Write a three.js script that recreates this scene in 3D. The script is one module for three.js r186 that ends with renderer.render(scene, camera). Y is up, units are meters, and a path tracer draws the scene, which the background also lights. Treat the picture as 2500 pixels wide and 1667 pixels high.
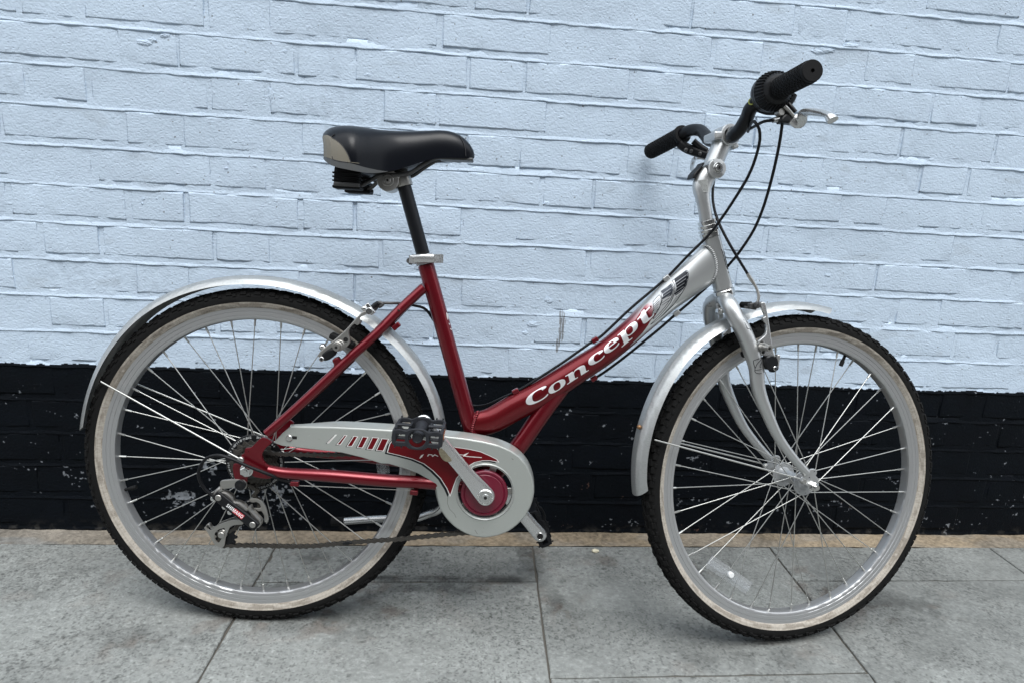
import * as THREE from 'three';
import { RoundedBoxGeometry } from 'three/addons/geometries/RoundedBoxGeometry.js';
import { mergeGeometries, toCreasedNormals } from 'three/addons/utils/BufferGeometryUtils.js';

// ---------------------------------------------------------------- camera, sky, sun, exposure
const scene = new THREE.Scene();
const camera = new THREE.PerspectiveCamera(53.3493, 1.5, 0.05, 400);   // a phone held at chest height, looking slightly down and a touch tilted
camera.position.set(0.624356, 0.854946, 1.554060);
camera.quaternion.set(-0.113496, -0.050412, 0.023553, 0.991979);
const renderer = new THREE.WebGLRenderer({ antialias: true });
renderer.toneMapping = THREE.LinearToneMapping;
renderer.toneMappingExposure = 1.98;
renderer.shadowMap.enabled = true;

{ // overcast sky: bright cool-white zenith, greyer towards the horizon
  const w = 64, h = 32, d = new Float32Array(w * h * 4);
  for (let j = 0; j < h; j++) for (let i = 0; i < w; i++) {
    const el = Math.sin(((j + .5) / h - .5) * Math.PI), t = Math.max(0, el), k = (j * w + i) * 4;
    const L = el < 0 ? .34 : .34 + .98 * Math.pow(t, .9);
    d[k] = L * .945; d[k + 1] = L * .99; d[k + 2] = L * 1.045; d[k + 3] = 1;
  }
  const tex = new THREE.DataTexture(d, w, h, THREE.RGBAFormat, THREE.FloatType);
  tex.mapping = THREE.EquirectangularReflectionMapping; tex.magFilter = THREE.LinearFilter; tex.minFilter = THREE.LinearFilter; tex.needsUpdate = true;
  scene.background = tex; scene.environment = tex;
}
const sun = new THREE.DirectionalLight(new THREE.Color(1, .985, .955), 1.25);   // the brighter part of the cloud cover, high above the street
sun.position.set(1.2, 6, 3.0); sun.target.position.set(.85, .4, .2);
sun.castShadow = true; sun.shadow.radius = 65; sun.shadow.mapSize.set(2048, 2048);
Object.assign(sun.shadow.camera, { left: -3, right: 3, top: 3, bottom: -3, near: .5, far: 14 });
scene.add(sun, sun.target);

// ---------------------------------------------------------------- helpers
const V = (x, y, z) => new THREE.Vector3(x, y, z), PI = Math.PI;
let seed = 20240611;
const rnd = () => { seed = (seed * 1664525 + 1013904223) >>> 0; return seed / 4294967296; };
const rr = (a, b) => a + (b - a) * rnd();
const clamp = (x, a = 0, b = 1) => Math.min(b, Math.max(a, x)), mix = (a, b, t) => a + (b - a) * t, smooth = (a, b, x) => { const t = clamp((x - a) / (b - a)); return t * t * (3 - 2 * t); };
const TAB = new Float32Array(65536); for (let i = 0; i < 65536; i++) TAB[i] = rnd();
const hash = (x, y) => TAB[(((x & 255) << 8) | (y & 255))];
function n2(x, y) {
  const xi = Math.floor(x), yi = Math.floor(y), fx = x - xi, fy = y - yi, u = fx * fx * (3 - 2 * fx), v = fy * fy * (3 - 2 * fy);
  const a = hash(xi, yi), b = hash(xi + 1, yi), c = hash(xi, yi + 1), d = hash(xi + 1, yi + 1);
  return a + (b - a) * u + (c - a) * v + (a - b - c + d) * u * v;
}
function p2(x, y, px, py) {   // the same noise, repeating every px by py cells
  const xi = Math.floor(x), yi = Math.floor(y), fx = x - xi, fy = y - yi, u = fx * fx * (3 - 2 * fx), v = fy * fy * (3 - 2 * fy), m = (k, p) => ((k % p) + p) % p;
  const x0 = m(xi, px), x1 = m(xi + 1, px), y0 = m(yi, py), y1 = m(yi + 1, py), a = hash(x0, y0), b = hash(x1, y0), c = hash(x0, y1), d = hash(x1, y1);
  return a + (b - a) * u + (c - a) * v + (a - b - c + d) * u * v;
}
const pf = (u, v, fx, fy, o = 3) => { let s = 0, a = .5, t = 0; for (let i = 0; i < o; i++) { s += a * p2(u * fx + i * 3, v * fy + i * 5, fx, fy); t += a; a *= .5; fx *= 2; fy *= 2; } return s / t; };
function fbm(x, y, o = 4) { let s = 0, a = .5, t = 0; for (let i = 0; i < o; i++) { s += a * n2(x, y); t += a; a *= .5; x = x * 2.03 + 17.7; y = y * 2.01 + 9.2; } return s / t; }
const srgb = (l) => 255 * (l <= .0031308 ? 12.92 * l : 1.055 * Math.pow(l, 1 / 2.4) - .055);
// a colour (linear rgb) or height texture from a function of pixel position in 0..1
function tex(w, h, fn, { color = true, wrap = THREE.RepeatWrapping, rep = [1, 1], off = [0, 0] } = {}) {
  const n = color ? 4 : 1, d = new Uint8Array(w * h * 4);
  for (let j = 0; j < h; j++) for (let i = 0; i < w; i++) {
    const v = fn((i + .5) / w, (j + .5) / h), k = (j * w + i) * 4;
    if (color) { d[k] = srgb(clamp(v[0])); d[k + 1] = srgb(clamp(v[1])); d[k + 2] = srgb(clamp(v[2])); }
    else d[k] = d[k + 1] = d[k + 2] = 255 * clamp(v);
    d[k + 3] = 255;
  }
  const t = new THREE.DataTexture(d, w, h, THREE.RGBAFormat);
  t.magFilter = THREE.LinearFilter; t.minFilter = THREE.LinearMipmapLinearFilter; t.generateMipmaps = true;
  if (color) t.colorSpace = THREE.SRGBColorSpace;
  t.wrapS = t.wrapT = wrap; t.repeat.set(...rep); t.offset.set(...off); t.needsUpdate = true;
  return t;
}
const lin = (r, g, b) => new THREE.Color().setRGB(r, g, b);
const std = (c, roughness, metalness = 0, more = {}) => new THREE.MeshStandardMaterial({ color: lin(...c), roughness, metalness, ...more });
const phys = (c, roughness, metalness = 0, more = {}) => new THREE.MeshPhysicalMaterial({ color: lin(...c), roughness, metalness, ...more });
function merge(list) {
  const flat = list.flat(9).filter(Boolean);
  return flat.length === 1 ? flat[0] : mergeGeometries(flat.map((g) => {
    const q = g.index ? g.toNonIndexed() : g;
    for (const k of Object.keys(q.attributes)) if (!['position', 'normal', 'uv'].includes(k)) q.deleteAttribute(k);
    if (!q.attributes.uv) q.setAttribute('uv', new THREE.BufferAttribute(new Float32Array(q.attributes.position.count * 2), 2));
    return q;
  }));
}
function part(name, geos, m, parent, label) {
  const o = new THREE.Mesh(merge([geos]), m); o.name = name; parent.add(o);
  if (label) o.userData.label = label;
  return o;
}
const group = (name, parent) => { const g = new THREE.Group(); g.name = name; parent.add(g); return g; };
// tube swept along points; r = number or function(t) -> radius or [half height, half width]; ref = direction kept sideways
function sweep(pts, r, { n = 48, m = 14, ref = V(0, 0, 1), caps = true, tension = .5, straight = false, closed = false } = {}) {
  const curve = straight ? new THREE.LineCurve3(pts[0], pts[1]) : new THREE.CatmullRomCurve3(pts, closed, 'centripetal', tension);
  const rf = typeof r === 'function' ? r : () => r, pos = [], nor = [], uv = [], idx = [];
  if (straight) n = Math.min(n, 12);
  for (let i = 0; i <= n; i++) {
    const t = i / n, c = curve.getPointAt(t), T = curve.getTangentAt(t), b = ref.clone().addScaledVector(T, -ref.dot(T)).normalize(), k = V().crossVectors(b, T);
    let q = rf(t); const [a, w] = Array.isArray(q) ? q : [q, q];
    for (let j = 0; j <= m; j++) {
      const th = j / m * 2 * PI, cs = Math.cos(th), sn = Math.sin(th);
      // j = 0 is the side facing away from ref; v = .5 faces ref
      pos.push(c.x - b.x * cs * w + k.x * sn * a, c.y - b.y * cs * w + k.y * sn * a, c.z - b.z * cs * w + k.z * sn * a);
      const nv = V().addScaledVector(b, -cs / w).addScaledVector(k, sn / a).normalize(); nor.push(nv.x, nv.y, nv.z); uv.push(t, j / m);
    }
  }
  for (let i = 0; i < n; i++) for (let j = 0; j < m; j++) { const a = i * (m + 1) + j, b = a + m + 1; idx.push(a, a + 1, b, b, a + 1, b + 1); }
  if (caps) for (const i of [0, n]) {
    const t = i / n, c = curve.getPointAt(t), T = curve.getTangentAt(t).multiplyScalar(i ? 1 : -1), base = pos.length / 3;
    pos.push(c.x, c.y, c.z); nor.push(T.x, T.y, T.z); uv.push(t, .5);
    for (let j = 0; j <= m; j++) { const s = (i * (m + 1) + j) * 3; pos.push(pos[s], pos[s + 1], pos[s + 2]); nor.push(T.x, T.y, T.z); uv.push(t, .5); }
    for (let j = 1; j <= m; j++) i ? idx.push(base, base + j, base + j + 1) : idx.push(base, base + j + 1, base + j);
  }
  const g = new THREE.BufferGeometry();
  g.setAttribute('position', new THREE.Float32BufferAttribute(pos, 3)); g.setAttribute('normal', new THREE.Float32BufferAttribute(nor, 3)); g.setAttribute('uv', new THREE.Float32BufferAttribute(uv, 2)); g.setIndex(idx);
  return g;
}
const rod = (a, b, r, m = 12, r2 = r) => sweep([a, b], (t) => mix(r, r2, t), { straight: true, n: 1, m, ref: Math.abs(b.clone().sub(a).normalize().z) > .8 ? V(0, 1, 0) : V(0, 0, 1) });
// body of revolution about the axis from a towards b; profile = [[along, radius], ...] in metres from a
function turned(a, b, profile, m = 32, smoothAngle = .6) {
  const g = toCreasedNormals(new THREE.LatheGeometry(profile.map(([y, r]) => new THREE.Vector2(Math.max(r, 1e-5), y)), m), smoothAngle);
  const q = new THREE.Quaternion().setFromUnitVectors(V(0, 1, 0), b.clone().sub(a).normalize());
  return g.applyQuaternion(q).translate(a.x, a.y, a.z);
}
const Z1 = V(0, 0, 1), alongZ = (c, profile, m, s) => turned(c, c.clone().add(Z1), profile, m, s);
const disc = (c, z0, z1, r, m = 28, b = .0008) => alongZ(V(c.x, c.y, 0), [[z0, 0], [z0, r - b], [z0 + b, r], [z1 - b, r], [z1, r - b], [z1, 0]], m);
const hexNut = (c, z0, z1, r) => alongZ(V(c.x, c.y, 0), [[z0, 0], [z0, r], [z1 - .001, r], [z1, r * .85], [z1, 0]], 6, .2);
// flat plate in a plane z = z0 .. z0 + thick from [x, y] points
function plate(pts, z0, thick, bevel = .0008, holes = [], curve = false) {
  const mk = (P, C) => { const s = new C(); if (curve) { s.moveTo(...P[0]); s.splineThru([...P.slice(1), P[0]].map((q) => new THREE.Vector2(...q))); } else { P.forEach((q, i) => i ? s.lineTo(...q) : s.moveTo(...q)); s.closePath(); } return s; };
  const s = mk(pts, THREE.Shape);
  for (const h of holes) { const p = new THREE.Path(); if (h.r) p.absarc(h.x, h.y, h.r, 0, 2 * PI, true); else { h.forEach((q, i) => i ? p.lineTo(...q) : p.moveTo(...q)); p.closePath(); } s.holes.push(p); }
  const g = new THREE.ExtrudeGeometry(s, { depth: Math.max(1e-4, thick - 2 * bevel), bevelEnabled: bevel > 0, bevelThickness: bevel, bevelSize: bevel, bevelOffset: -bevel, bevelSegments: 2, curveSegments: 20 });
  return g.translate(0, 0, z0 + bevel);
}
const box = (w, h, d, r = .002, c = V(0, 0, 0), rot = 0) => new RoundedBoxGeometry(w, h, d, 2, r).rotateZ(rot).translate(c.x, c.y, c.z);
// smooth closed outline through [x, y] points, k points per span
function round(pts, k = 5) { const c = new THREE.CatmullRomCurve3(pts.map(([x, y]) => V(x, y, 0)), true, 'centripetal'); return c.getPoints(pts.length * k).slice(0, -1).map((q) => [q.x, q.y]); }

// ---------------------------------------------------------------- brick wall: painted Flemish bond, white above, black below
const COURSE = .0795, PERIOD = COURSE * 4.5, STR = COURSE * 3, HDR = COURSE * 1.5, JT = .0165, YTOP = 1.0542;
const courseY = (j) => YTOP - COURSE * j;                             // upper edge of bed joint j
const wave = (x, k, a) => (n2(x * 9 + k * 13.1, k * 3.7 + 5) - .5) * 2 * a + (n2(x * 46 + k * 7.3, k * 1.9 + 40) - .5) * 2 * a * .75 + (n2(x * 120 + k * 3.3, k * 2.9 + 80) - .5) * a * .7;
const WX0 = -.75, WX1 = 2.75, WY0 = -.05, WY1 = 1.55, BLACK_Y = courseY(8) - .0085;
const chipSpots = [[.20, .10, .10, .055, .85], [.035, .075, .055, .045, .9], [-.16, .16, .05, .06, .75], [.40, .13, .06, .05, .5], [.62, .06, .16, .03, .35], [1.28, .13, .07, .09, .40], [1.66, .06, .12, .04, .45], [1.15, .10, .12, .07, .2], [2.05, .05, .14, .05, .35], [.09, .17, .05, .02, .7], [1.0, .04, .4, .02, .25]];
const wallColour = tex(2048, 960, (u, v) => {
  const x = mix(WX0, WX1, u), y = mix(WY0, WY1, v);
  const edge = BLACK_Y + (n2(x * 30, 3) - .5) * .004 + (n2(x * 160, 8) - .5) * .003;
  if (y > edge) {
    let k = .93 + .10 * fbm(x * 2.2, y * 2.6, 3) + .05 * (fbm(x * 38, y * 60, 3) - .5);
    const grime = smooth(.63, .74, fbm(x * 5.3 + 11, y * 8 + 2, 5)) * smooth(.45, .65, n2(x * 120, y * 120)) * .08; k -= grime; k -= .05 * smooth(.60, .78, fbm(x * 2.6 + 51, y * 5 + 17, 4)); k += .03 * (hash(Math.floor((x + .05 * Math.floor(y / COURSE)) / .179), Math.floor(y / COURSE)) - .5);
    let c = [.54 * k, .645 * k, .765 * k];
    if (hash(Math.floor(x * 330), Math.floor(y * 330)) > .9978) { const d = Math.hypot((x * 330) % 1 - .5, (y * 330) % 1 - .5); if (d < .5 * n2(x * 900, y * 900) + .12) c = [.16, .17, .18]; }
    const sc = Math.abs(x - (.905 + .006 * Math.sin((y - .50) * 40))); // the grey brush-like scuff above the frame
    if (y > .475 && y < .60 && sc < .0065 * smooth(.60, .56, y) * smooth(.45, .52, y) + .001) { const s = smooth(.35, .6, n2(x * 900, y * 60)); c = c.map((q) => mix(q, .17, s * .85)); }
    const rust = smooth(.72, .78, fbm(x * 9 + 5, y * 22 + 31, 4)) * .16; c = [c[0] * (1 - rust * .5), c[1] * (1 - rust * .55), c[2] * (1 - rust * .62)];
    return c;
  }
  let b = .7 + .6 * fbm(x * 9, y * 14, 4), c = [.0017 * b, .0031 * b, .0053 * b], den = -.02;
  for (const [cx, cy, rx, ry, s] of chipSpots) den = Math.max(den, s * Math.exp(-(((x - cx) / rx) ** 2) - ((y - cy) / ry) ** 2));
  const chip = fbm(x * 130 + 3, y * 140, 3) * .72 + .28 * n2(x * 31, y * 31 + 9);
  if (chip > .80 - .27 * den) { const g = .6 + .6 * n2(x * 210, y * 210), br = n2(x * 11 + 50, y * 9) > .80 && y < .2; c = br ? [.085 * g, .045 * g, .035 * g] : [.20 * g, .215 * g, .235 * g]; }
  else if (chip > .785 - .27 * den) c = [.02, .021, .024];
  const dust = .6 * smooth(.035, .0, y) * smooth(.5, .75, fbm(x * 60, y * 70, 3)); c = c.map((q, i) => mix(q, [.085, .08, .072][i], dust * .6));
  return c;
}, { wrap: THREE.ClampToEdgeWrapping, rep: [1 / (WX1 - WX0), 1 / (WY1 - WY0)], off: [-WX0 / (WX1 - WX0), -WY0 / (WY1 - WY0)] });
const paintRelief = tex(1024, 1024, (u, v) => {   // brushed masonry paint: fine grain, faint sideways strokes, a few lumps and pits
  let h = .42 + .14 * (pf(u, v, 26, 34) - .5) + .24 * (pf(u, v, 84, 235, 2) - .5) + .34 * (pf(u, v, 200, 215, 1) - .5);
  h += .42 * smooth(.83, .93, pf(u, v, 44, 50, 2)); h -= .30 * smooth(.78, .86, pf(u, v, 120, 126, 2));
  return h;
}, { color: false, rep: [1 / .6, 1 / .6] });
const wallMat = phys([1, 1, 1], .72, 0, { specularIntensity: .22, map: wallColour, bumpMap: paintRelief, bumpScale: .0014 });

const wall = group('brick_wall', scene);
wall.userData = { label: 'white painted brick wall with a black painted base, behind the bicycle', category: 'wall' };
const planarUV = (g) => { const p = g.attributes.position, uv = new Float32Array(p.count * 2); for (let i = 0; i < p.count; i++) { uv[2 * i] = p.getX(i); uv[2 * i + 1] = p.getY(i); } g.setAttribute('uv', new THREE.BufferAttribute(uv, 2)); return g; };
// one brick: a slightly pillowed, slightly crooked face with worn edges
function brickGeo(x0, x1, y0, y1, k) {
  const nx = x1 - x0 > .15 ? 18 : 10, ny = 4, dz = rr(-.0008, .0010), tx = rr(-.0015, .0015), ty = rr(-.001, .001), pos = [], idx = [];
  const e = .0035;
  for (let j = 0; j <= ny; j++) for (let i = 0; i <= nx; i++) {
    const u = i / nx, v = j / ny, edge = i === 0 || i === nx || j === 0 || j === ny, fu = i === 0 ? 0 : i === nx ? 1 : mix(e / (x1 - x0), 1 - e / (x1 - x0), (i - 1) / (nx - 2)), fv = j === 0 ? 0 : j === ny ? 1 : mix(e / (y1 - y0), 1 - e / (y1 - y0), (j - 1) / (ny - 2));
    let x = mix(x0, x1, fu), y = mix(y0, y1, fv);
    y += mix(wave(x, k * 2, .0017), wave(x, k * 2 + 1, .0015), fv); x += (n2(y * 40 + k, x * 7) - .5) * .0024;
    let z = dz + tx * (u - .5) + ty * (v - .5) + (n2(x * 28 + 7 * k, y * 34) - .5) * .0016 + (n2(x * 75 + 3, y * 75 + k) - .5) * .0009;
    if (edge) z -= .0008 + (n2(x * 60, y * 60 + k) > .80 ? .0022 : 0);
    pos.push(x, y, z);
  }
  const W = nx + 1;
  for (let j = 0; j < ny; j++) for (let i = 0; i < nx; i++) { const a = j * W + i; idx.push(a, a + 1, a + W, a + W, a + 1, a + W + 1); }
  // sides back to the wall core
  const ring = []; for (let i = 0; i <= nx; i++) ring.push(i); for (let j = 1; j <= ny; j++) ring.push(j * W + nx); for (let i = nx - 1; i >= 0; i--) ring.push(ny * W + i); for (let j = ny - 1; j >= 1; j--) ring.push(j * W);
  const base = pos.length / 3; for (const q of ring) pos.push(pos[q * 3], pos[q * 3 + 1], -.012);
  for (let i = 0; i < ring.length; i++) { const a = ring[i], b = ring[(i + 1) % ring.length], c = base + i, d = base + (i + 1) % ring.length; idx.push(a, c, b, b, c, d); }
  const g = new THREE.BufferGeometry(); g.setAttribute('position', new THREE.Float32BufferAttribute(pos, 3)); g.setIndex(idx); g.computeVertexNormals();
  return planarUV(g);
}
// a weathered bed joint: set back under the brick above, leaning out to a small lip over the brick below
function bedJoint(y, x0, x1, k) {
  const n = Math.ceil((x1 - x0) / .011), pos = [], idx = [];
  for (let i = 0; i <= n; i++) {
    const x = mix(x0, x1, i / n), t = y + .002 + wave(x, 900 + k, .001), b = y - JT - wave(x, 700 + k, .0016), lip = .0020 + (n2(x * 30, k * 5 + 2) - .5) * .0026, m = -.0005 + (n2(x * 55, k * 3) - .5) * .0014;
    for (const [yy, zz] of [[t, -.012], [t, -.0018 - .0012 * smooth(.35, .75, n2(x * 23, k + 61)) + (n2(x * 70, k + 61) - .5) * .002], [mix(t, b, .45), m - .0012], [mix(t, b, .86), lip], [b, lip - .0012], [b - .0008, -.012]]) pos.push(x, yy, zz);
  }
  for (let i = 0; i < n; i++) for (let j = 0; j < 5; j++) { const a = i * 6 + j, c = a + 6; idx.push(a, a + 1, c, c, a + 1, c + 1); }
  const g = new THREE.BufferGeometry(); g.setAttribute('position', new THREE.Float32BufferAttribute(pos, 3)); g.setIndex(idx); g.computeVertexNormals();
  return planarUV(g);
}
const restBricks = [], restJoints = [], XL = -2.4, XR = 4.4, JTOP = -22, JBOT = 14;
for (let j = JTOP; j <= JBOT; j++) {
  const near = j >= -5 && j <= 13;
  const bj = bedJoint(courseY(j), near ? -.62 : XL, near ? 2.6 : XR, j + 40);
  if (near) { part('mortar_joint', bj, wallMat, wall); restJoints.push(bedJoint(courseY(j), XL, -.62, j + 140), bedJoint(courseY(j), 2.6, XR, j + 240)); } else restJoints.push(bj);
  if (j === JBOT) break;
  const yT = courseY(j) - JT + .001, yB = courseY(j + 1);
  const odd = ((j % 2) + 2) % 2;
  for (let i = -8; i < 14; i++) {
    for (const h of [0, 1]) {
      const s = odd ? (h ? -.050 + HDR : -.050) : (h ? -.1135 + STR : -.1135), len = (odd ? !h : h) ? HDR : STR, jig = [rr(-.004, .004), rr(-.004, .004)];
      const x0 = s + i * PERIOD + .0040 + jig[0], x1 = s + i * PERIOD + len - .0040 + jig[1];
      if (x0 < XL || x1 > XR) continue;
      const g = brickGeo(x0, x1, yB, yT, j * 31 + i * 2 + h + 400);
      if (j >= -4 && j <= 12 && x1 > -.42 && x0 < 2.28) part('brick', g, wallMat, wall); else restBricks.push(g);
    }
  }
}
// painted-over upright joints: the mortar core stands just behind the brick faces
{
  const nx = 420, ny = 180, g = new THREE.PlaneGeometry(XR - XL, courseY(JTOP) - courseY(JBOT), nx, ny); g.translate((XL + XR) / 2, (courseY(JTOP) + courseY(JBOT)) / 2, 0);
  const p = g.attributes.position; for (let i = 0; i < p.count; i++) p.setZ(i, -.0003 - .0022 * smooth(.66, .88, n2(p.getX(i) * 19 + 2, p.getY(i) * 17)) + (n2(p.getX(i) * 60, p.getY(i) * 60) - .5) * .0016);
  g.computeVertexNormals();
  const core = new THREE.BoxGeometry(XR - XL, courseY(JTOP) - courseY(JBOT), .2).translate((XL + XR) / 2, (courseY(JTOP) + courseY(JBOT)) / 2, -.115);
  part('mortar', [planarUV(g), planarUV(core.toNonIndexed())], wallMat, wall);
}
part('brick', restBricks, wallMat, wall, 'painted bricks beyond the photograph').userData.kind = 'stuff';
part('mortar_joint', restJoints, wallMat, wall).userData.kind = 'stuff';

{ // lumps and flakes of old paint, where the photograph shows them
  const lump = (p, w, h, d, k) => { const g = new THREE.IcosahedronGeometry(1, 3), a = g.attributes.position; for (let i = 0; i < a.count; i++) { const x = a.getX(i), y = a.getY(i), q = .62 + .75 * n2(x * 2.6 + k * 5, y * 2.6 + k * 3); a.setXYZ(i, p.x + x * w * q, p.y + y * h * q, a.getZ(i) * d * (.5 + .9 * n2(x * 5 + k, y * 5)) + .0004); } g.computeVertexNormals(); return planarUV(g); };
  const L = [[V(0.0032, 1.0958, 0), .018, .0075, .0035], [V(0.0176, 1.1019, 0), .012, .006, .0030], [V(0.0436, 1.1123, 0), .013, .006, .0032], [V(0.2818, 1.0998, 0), .007, .005, .002], [V(0.2518, 1.0125, 0), .008, .017, .0022], [V(0.1555, 0.8557, 0), .006, .003, .002], [V(0.16, 0.8676, 0), .004, .004, .002], [V(-0.0181, 0.7814, 0), .005, .003, .002], [V(0.0101, 0.7841, 0), .004, .003, .002], [V(-0.0213, 0.7716, 0), .003, .003, .002], [V(0.8728, 0.5991, 0), .012, .009, .0018], [V(0.8411, 0.5407, 0), .018, .008, .0022], [V(0.8232, 0.5196, 0), .010, .006, .002], [V(0.1541, 0.4818, 0), .010, .007, .0024], [V(0.2619, 0.4857, 0), .012, .007, .0022], [V(1.4627, 1.1912, 0), .026, .007, .0035], [V(1.4403, 1.1868, 0), .020, .006, .003], [V(1.5161, 1.2048, 0), .022, .006, .004], [V(1.1718, 1.1921, 0), .012, .010, .002], [V(1.7056, 0.6962, 0), .012, .007, .002], [V(1.5486, 0.689, 0), .010, .004, .0016], [V(0.8519, 0.8202, 0), .010, .006, .003], [V(0.4536, 1.066, 0), .012, .004, .002]];
  L.forEach(([p, w, h, d], i) => part('paint_lump', lump(p, w * .75, h * .75, d * .6, i + 3), wallMat, wall));
}

// ---------------------------------------------------------------- ground, paving slabs, mortar fillet
const ground = part('ground', new THREE.PlaneGeometry(240, 240).rotateX(-PI / 2).translate(0, -.05, 100), std([.16, .16, .16], .95), scene);
ground.userData.kind = 'structure';
const GX0 = -1.2, GX1 = 2.8, GZ1 = 1.6;
const stainSpots = [[.855, .14, .035, .09, 1], [.80, .205, .10, .018, 1], [.52, .195, .05, .010, .9], [.60, .20, .14, .012, .8], [.34, .29, .19, .09, .8], [.10, .40, .14, .05, .5], [.35, .12, .05, .04, .6], [1.03, .13, .05, .07, .45], [1.50, .25, .06, .11, .6], [.90, .30, .05, .06, .7], [.46, .33, .16, .07, .7], [1.64, .31, .15, .06, .7], [1.20, .16, .09, .05, .45], [-.12, .22, .12, .08, .35], [.62, .24, .20, .03, .5], [1.25, .47, .2, .06, .3]];
const slabColour = tex(2048, 1024, (u, v) => {
  const x = mix(GX0, GX1, u), z = v * GZ1;
  let k = .80 + .50 * (fbm(x * 3.1, z * 3.4, 4) - .5) + .28 * (fbm(x * 17, z * 19, 4) - .5) + .46 * (fbm(x * 150, z * 160, 3) - .5);
  const pore = n2(x * 330, z * 330); k *= 1 - .42 * smooth(.66, .86, pore) * smooth(.3, .6, fbm(x * 7 + 3, z * 8, 3));
  const spot = fbm(x * 210 + 31, z * 220 + 3, 2); k *= 1 - .40 * smooth(.64, .74, spot) * smooth(.30, .62, fbm(x * 6.5 + 9, z * 7, 3)); const pale = smooth(.74, .9, n2(x * 260 + 50, z * 260)); k *= 1 + .25 * pale;
  let st = 0; for (const [cx, cz, rx, rz, s] of stainSpots) st = Math.max(st, s * Math.exp(-(((x - cx) / rx) ** 2) - ((z - cz) / rz) ** 2));
  const mot = smooth(.40, .62, fbm(x * 26 + 4, z * 30 + 9, 4)); k *= 1 - (.34 * st + .44 * st * mot) * smooth(.15, .5, st + .35 * (mot - .5)); k *= 1 - .38 * smooth(.70, .80, fbm(x * 95 + 7, z * 100 + 5, 3)) * smooth(.35, .6, fbm(x * 5 + 30, z * 6, 3));
  const wet = smooth(.58, .72, fbm(x * 4.2 + 21, z * 5 + 2, 5)) * .16; k *= 1 - wet;
  const warm = st * mot * smooth(.45, .7, fbm(x * 20 + 70, z * 22, 3));
  return [.236 * k * (1 + .14 * warm), .247 * k * (1 - .10 * warm), .237 * k * (1 - .20 * warm)];
}, { wrap: THREE.MirroredRepeatWrapping, rep: [1 / (GX1 - GX0), 1 / GZ1], off: [-GX0 / (GX1 - GX0), 0] });
const slabRelief = tex(1024, 1024, (u, v) => .5 + .4 * (pf(u, v, 64, 64) - .5) + .45 * (pf(u, v, 240, 240, 1) - .5), { color: false, rep: [1 / .7, 1 / .7] });
const slabMat = std([1, 1, 1], .88, 0, { map: slabColour, bumpMap: slabRelief, bumpScale: .0016 });
const pavement = group('pavement', scene); pavement.userData.kind = 'structure';
const topUV = (g) => { const p = g.attributes.position, uv = new Float32Array(p.count * 2); for (let i = 0; i < p.count; i++) { uv[2 * i] = p.getX(i); uv[2 * i + 1] = p.getZ(i); } g.setAttribute('uv', new THREE.BufferAttribute(uv, 2)); return g; };
part('bedding', topUV(new THREE.BoxGeometry(9, .03, 3.2).translate(.8, -.0192, 1.55)), std([.085, .078, .066], .95), pavement);
const slabX = (k, z) => .2495 + (k - 2) * .609 - .055 * (z - .21), BACK = .0572;
const slabMats = [1, .93, 1.05, .97, 1.02].map((t) => { const m = slabMat.clone(); m.color.setScalar(t); return m; });
function slab(k, z0, z1, id) {
  const gp = .0012, dy = rr(-.0007, .0005), e = .0020, q = [[slabX(k, z1) + gp, z1 - gp], [slabX(k + 1, z1) - gp, z1 - gp], [slabX(k + 1, z0) - gp, z0 + gp], [slabX(k, z0) + gp, z0 + gp]];
  const rim = [], n = 26, cx = (q[0][0] + q[2][0]) / 2, cz = (z0 + z1) / 2;   // worn, slightly ragged arrises
  for (let s = 0; s < 4; s++) for (let i = 0; i < n; i++) { const a = q[s], b = q[(s + 1) % 4], t = i / n, x = mix(a[0], b[0], t), z = mix(a[1], b[1], t), w = i ? -.0016 * n2(x * 31 + k, z * 33 + s) - .0035 * smooth(.80, .95, n2(x * 55 + k * 3, z * 57 + s)) : -.0012, l = Math.hypot(b[0] - a[0], b[1] - a[1]), nx = (b[1] - a[1]) / l, nz = -(b[0] - a[0]) / l, sg = Math.sign((x - cx) * nx + (z - cz) * nz) || 1; rim.push([x + nx * sg * w, z + nz * sg * w, nx * sg, nz * sg]); }
  const rings = [rim.map(([x, z, a, b]) => [x - a * e, dy, z - b * e]), rim.map(([x, z]) => [x, dy - .0015, z]), rim.map(([x, z]) => [x, -.035, z])], pos = [], tri = (a, b, c) => pos.push(...a, ...b, ...c), N = rim.length;
  for (const [a, b, c] of THREE.ShapeUtils.triangulateShape(rings[0].map((p) => new THREE.Vector2(p[0], -p[2])), [])) tri(rings[0][a], rings[0][b], rings[0][c]);
  for (let r = 0; r < 2; r++) for (let i = 0; i < N; i++) { const j = (i + 1) % N; tri(rings[r][i], rings[r + 1][i], rings[r][j]); tri(rings[r][j], rings[r + 1][i], rings[r + 1][j]); }
  const g = new THREE.BufferGeometry(); g.setAttribute('position', new THREE.Float32BufferAttribute(pos, 3)); g.computeVertexNormals();
  part('paving_slab', topUV(g), slabMats[id % 5], pavement);
}
for (let k = -1; k <= 7; k++) {
  const cuts = k % 2 === 0 ? [BACK, .211, .821, 1.431, 2.041] : [BACK, .516, 1.126, 1.736, 2.35];
  for (let i = 0; i + 1 < cuts.length; i++) slab(k, cuts[i], cuts[i + 1], (k + 3) * 3 + i * 2);
}
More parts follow.
